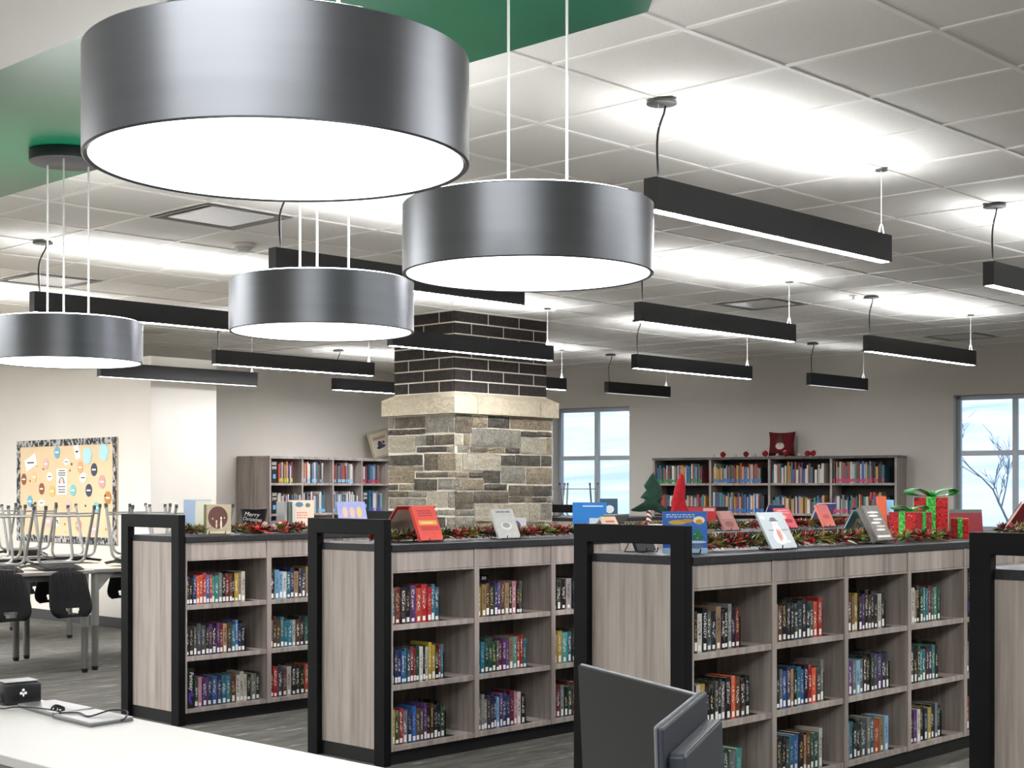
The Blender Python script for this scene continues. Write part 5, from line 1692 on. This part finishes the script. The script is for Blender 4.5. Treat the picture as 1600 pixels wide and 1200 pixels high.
# ------------------------------------------------------------------ front desk with its things
DESK = Mat('white_desk_laminate', 'c2c1bd', 0.4)
b = MB()
t = thing('front_desk', 'long white-topped desk in the lower left corner', 'desk', (1.8, 1.6, 0))
MB().box(-0.25, 0.232, -1.3, 3.4, 0.722, 0.745).build('desktop', DESK.m, t, 0.002)
MB().box(-0.25, 0.232, -1.3, 3.4, 0.700, 0.7215).build('edge_band', TEDGE, t)
MB().box(0.14, 0.165, -1.25, 3.35, 0, 0.699).build('front_panel', WOOD, t)
MB().box(-0.95, -0.262, -1.3, 0.75, 0.685, 0.715).build('work_surface', DESK.m, t, 0.002)
for y in (-1.2, 3.2):
    MB().box(-0.23, 0.13, y - 0.02, y + 0.02, 0, 0.699).build('side_panel', WOOD, t)
MB().box(-0.93, -0.90, -1.25, 0.7, 0, 0.684).build('side_panel', WOOD, t)
DZ = 0.7455
GREYP = simple('grey_device_shell', '8f9092', 0.3, 0.4)
def tablet(label, pts, h):
    # flat slab from four ground corners
    cx_ = sum(p[0] for p in pts) / 4
    cy_ = sum(p[1] for p in pts) / 4
    t = thing('closed_tablet', label, 'tablet', (cx_, cy_, DZ), 0, 'flat grey devices charging on the desk')
    P = [(p[0] - cx_, p[1] - cy_) for p in pts]
    MB().prism(P, 'z', 0.0, h * 0.45).build('lower_shell', simple('device_under', '55575a', 0.4), t, 0.001)
    MB().prism([(x * 0.985, y * 0.985) for x, y in P], 'z', h * 0.45, h).build('lid', GREYP, t, 0.0015)
    return t
tablet('flat grey tablet nearer the desk edge, cable looping into its end', [(1.876, 3.218), (2.005, 3.232), (2.010, 3.42), (1.884, 3.415)], 0.011)
tablet('flat grey tablet in front of the black cube-shaped speaker', [(1.893, 3.432), (2.020, 3.450), (2.022, 3.655), (1.915, 3.66)], 0.010)
t = thing('small_speaker', 'small black rounded speaker with white flower-like emblem on the desk', 'speaker', (1.955, 3.735, DZ), math.radians(-8))
MB().box(-0.052, 0.052, -0.045, 0.045, 0, 0.060).build('case', simple('speaker_black', '16171a', 0.35), t, 0.009, True)
MB().box(-0.046, 0.046, -0.038, 0.038, 0.0605, 0.0625).build('top_plate', GREYP, t, 0.0006)
b = MB()
for a in (0.5 * PI, 0.5 * PI + 2.1, 0.5 * PI - 2.1):
    b.ball((0.007 * math.cos(a), -0.0455, 0.034 + 0.0055 * math.sin(a)), 0.0040, 10, 6, (1, 0.15, 1))
b.box(-0.002, 0.002, -0.0465, -0.0455, 0.0225, 0.032)
b.build('emblem', LETTER, t)
t = thing('charging_cable', 'black cable looping from the speaker over the two grey tablets', 'cable', (1.9, 3.5, DZ))
def sm(pts, n=6):
    P = [Vector(p) for p in pts]
    o_ = []
    for i in range(len(P) - 1):
        a, b_, c, d = P[max(i - 1, 0)], P[i], P[i + 1], P[min(i + 2, len(P) - 1)]
        for k in range(n):
            q = k / n
            o_.append(0.5 * ((2 * b_) + (c - a) * q + (2 * a - 5 * b_ + 4 * c - d) * q * q + (3 * b_ - a - 3 * c + d) * q ** 3))
    return o_ + [P[-1]]
MB().tube(sm([(-0.02, 0.33, 0.004), (-0.03, 0.24, 0.003), (-0.035, 0.15, 0.003), (-0.02, 0.10, 0.010), (0.0, 0.03, 0.013), (0.005, -0.07, 0.015), (-0.005, -0.10, 0.014)]), 0.0022, 6).build('lead', CORD, t)
MB().tube(sm([(-0.005, -0.10, 0.014), (0.03, -0.13, 0.014), (0.02, -0.20, 0.0135), (0.08, -0.20, 0.022), (0.10, -0.245, 0.022), (0.07, -0.285, 0.012), (0.062, -0.279, 0.007)]), 0.0022, 6).build('lead', CORD, t)
b = MB()
rr = random.Random(5)
for k in range(3):
    b.tube(sm([(-0.005 + rr.uniform(-.01, .01), -0.09 + 0.02 * math.cos(a) + rr.uniform(-.004, .004), 0.016 + 0.012 * abs(math.sin(a)) + 0.003 * k) for a in [i * 0.9 for i in range(8)]], 3), 0.0020, 5)
b.build('knot', CORD, t)
t = thing('plug_adapter', 'dark plug with short lead at the left edge of the desk, beside the speaker', 'adapter', (1.862, 3.80, DZ))
MB().box(-0.02, 0.02, -0.025, 0.025, 0, 0.03).build('body', FOOT, t, 0.004, True)
MB().tube(sm([(0.0, -0.025, 0.012), (0.02, -0.05, 0.006), (0.045, -0.055, 0.004), (0.05, -0.03, 0.004)]), 0.0025, 6).build('lead', CORD, t)

# monitors
MDK = simple('monitor_dark_grey', '0b0c0b', 0.6, 0, 0.2)
MSL = simple('monitor_slate', '2e343e', 0.5, 0, 0.3)
MEDGE = simple('monitor_edge_light', '5a5d62', 0.4)
def monitor(label, p0, p1, ztop, h, matf, group, tilt=0.0):
    # p0 -> p1 is the top edge seen from above; local x along it, -y the face toward the camera
    d = Vector((p1[0] - p0[0], p1[1] - p0[1], 0))
    rz = math.atan2(d.y, d.x)
    return thing('monitor', label, 'monitor', (p0[0], p0[1], ztop), rz, group), d.length
ta, La = monitor('dark grey monitor turned edge-on at the bottom of the photo', (1.768, 1.536), (1.612, 1.185), 1.05, 0.3, MDK, 'monitors on the front desk')
# the slab reaches down towards the work surface
Mt = Matrix.Rotation(0.05, 4, 'X')
for nm, bx, mt in (('screen', (0, La, -0.004, 0.0, -0.268, -0.002), MDK), ('bezel', (0, La, 0.0002, 0.006, -0.27, 0.0), MEDGE), ('rear_shell', (0.05, La - 0.05, 0.0062, 0.03, -0.262, -0.03), MDK)):
    o = MB().box(*bx).build(nm, mt, ta, 0.001)
    o.matrix_local = Mt
MB().cyl(La / 2, 0.055, -0.294, -0.10, 0.016, 14).build('stand', FOOT, ta)
MB().box(La / 2 - 0.09, La / 2 + 0.09, 0.0, 0.12, -0.3035, -0.2938).build('foot', FOOT, ta, 0.003)
tb_, Lb = monitor('slate monitor seen from behind with ribbed rear housing, lower right of the dark one', (1.268, 0.989), (1.538, 1.126), 1.07, 0.3, MSL, 'monitors on the front desk')
Mt = Matrix.Rotation(-0.03, 4, 'X')
for nm, bx, mt in (('rear_shell', (0, Lb, -0.006, 0.0, -0.28, -0.002), MSL), ('bezel', (0, Lb, 0.0002, 0.005, -0.285, 0.0), MEDGE), ('rear_housing', (0.02, Lb - 0.01, -0.026, -0.0062, -0.26, -0.036), MSL)):
    o = MB().box(*bx).build(nm, mt, tb_, 0.003)
    o.matrix_local = Mt
b = MB()
for k in range(6):
    b.box(0.03, Lb - 0.02, -0.0240 + k * 0.0030, -0.0226 + k * 0.0030, -0.0359, -0.0351)
o = b.build('vent_ribs', MEDGE, tb_)
o.matrix_local = Mt
tag(o, kind='stuff')
MB().cyl(Lb / 2, -0.075, -0.3545, -0.22, 0.018, 14).build('stand', FOOT, tb_)
MB().box(Lb / 2 - 0.09, Lb / 2 + 0.09, -0.15, -0.02, -0.3550, -0.345).build('foot', FOOT, tb_, 0.003)

# ------------------------------------------------------------------ outside: snow and a bare tree
SN = Mat('snow_and_scrub', None, 0.95)
n1 = SN.noise(SN.coord((0.10, 0.10, 0.35)), 1.0, 6, 0.6)
SN.base(SN.ramp(n1, [(0.36, 'c2c6cd'), (0.50, 'e6ebf1'), (0.64, 'f3f6fa')]))
rr = random.Random(12)
vs, fs = [], []
NX, NY = 28, 40
for i in range(NX + 1):
    for j in range(NY + 1):
        x = 20 + 130 * (i / NX) ** 1.6
        y = -70 + 170 * j / NY
        rise = max(0, x - 26)
        z = -0.6 + rise * 0.055 + max(0, x - 80) * 0.10 + 0.5 * math.sin(x * 0.13 + y * 0.09) * min(1, rise / 20) + 0.9 * math.sin(y * 0.06 + 1.3) * min(1, rise / 40) + rr.uniform(-0.2, 0.2) * min(1, rise / 10)
        v = MW @ Vector((x - 2.8, y, z))
        vs.append(v)
for i in range(NX):
    for j in range(NY):
        a = i * (NY + 1) + j
        fs.append((a, a + NY + 1, a + NY + 2, a + 1))
o = MB().add(vs, fs).build('snowy_hill', SN.m, None, smooth=True)
tag(o, 'snow-covered hillside seen through the windows', kind='structure')
BK = simple('grey_bark', '9b9da4', 0.9)
base = MW @ Vector((24.0, 5.35, -0.6))
t = thing('bare_tree', 'bare leafless tree outside the right-hand window', 'tree', base)
tr = MB()
tw = MB()
rr = random.Random(21)
def branch(p, d, l, r, dep):
    n_ = 3
    pts = [p]
    dd = d.normalized()
    for k in range(n_):
        dd = (dd + Vector((rr.uniform(-.16, .16), rr.uniform(-.16, .16), rr.uniform(-.05, .12)))).normalized()
        pts.append(pts[-1] + dd * l / n_)
    (tr if dep < 2 else tw).tube(pts, [r * (1 - 0.45 * k / n_) for k in range(n_ + 1)], 5)
    if dep < 5:
        for q in range(3):
            a = rr.uniform(0, 2 * PI)
            s = Vector((math.cos(a), math.sin(a), rr.uniform(0.1, 0.7)))
            branch(pts[rr.choice((1, 2, 3))], (dd + s * 0.75), l * rr.uniform(0.55, 0.75), max(r * 0.58, 0.006), dep + 1)
branch(Vector((0, 0, 0)), Vector((0.0, 0.05, 1)), 1.5, 0.045, 0)
tr.build('trunk', BK, t)
tag(tw.build('twigs', BK, t), kind='stuff')
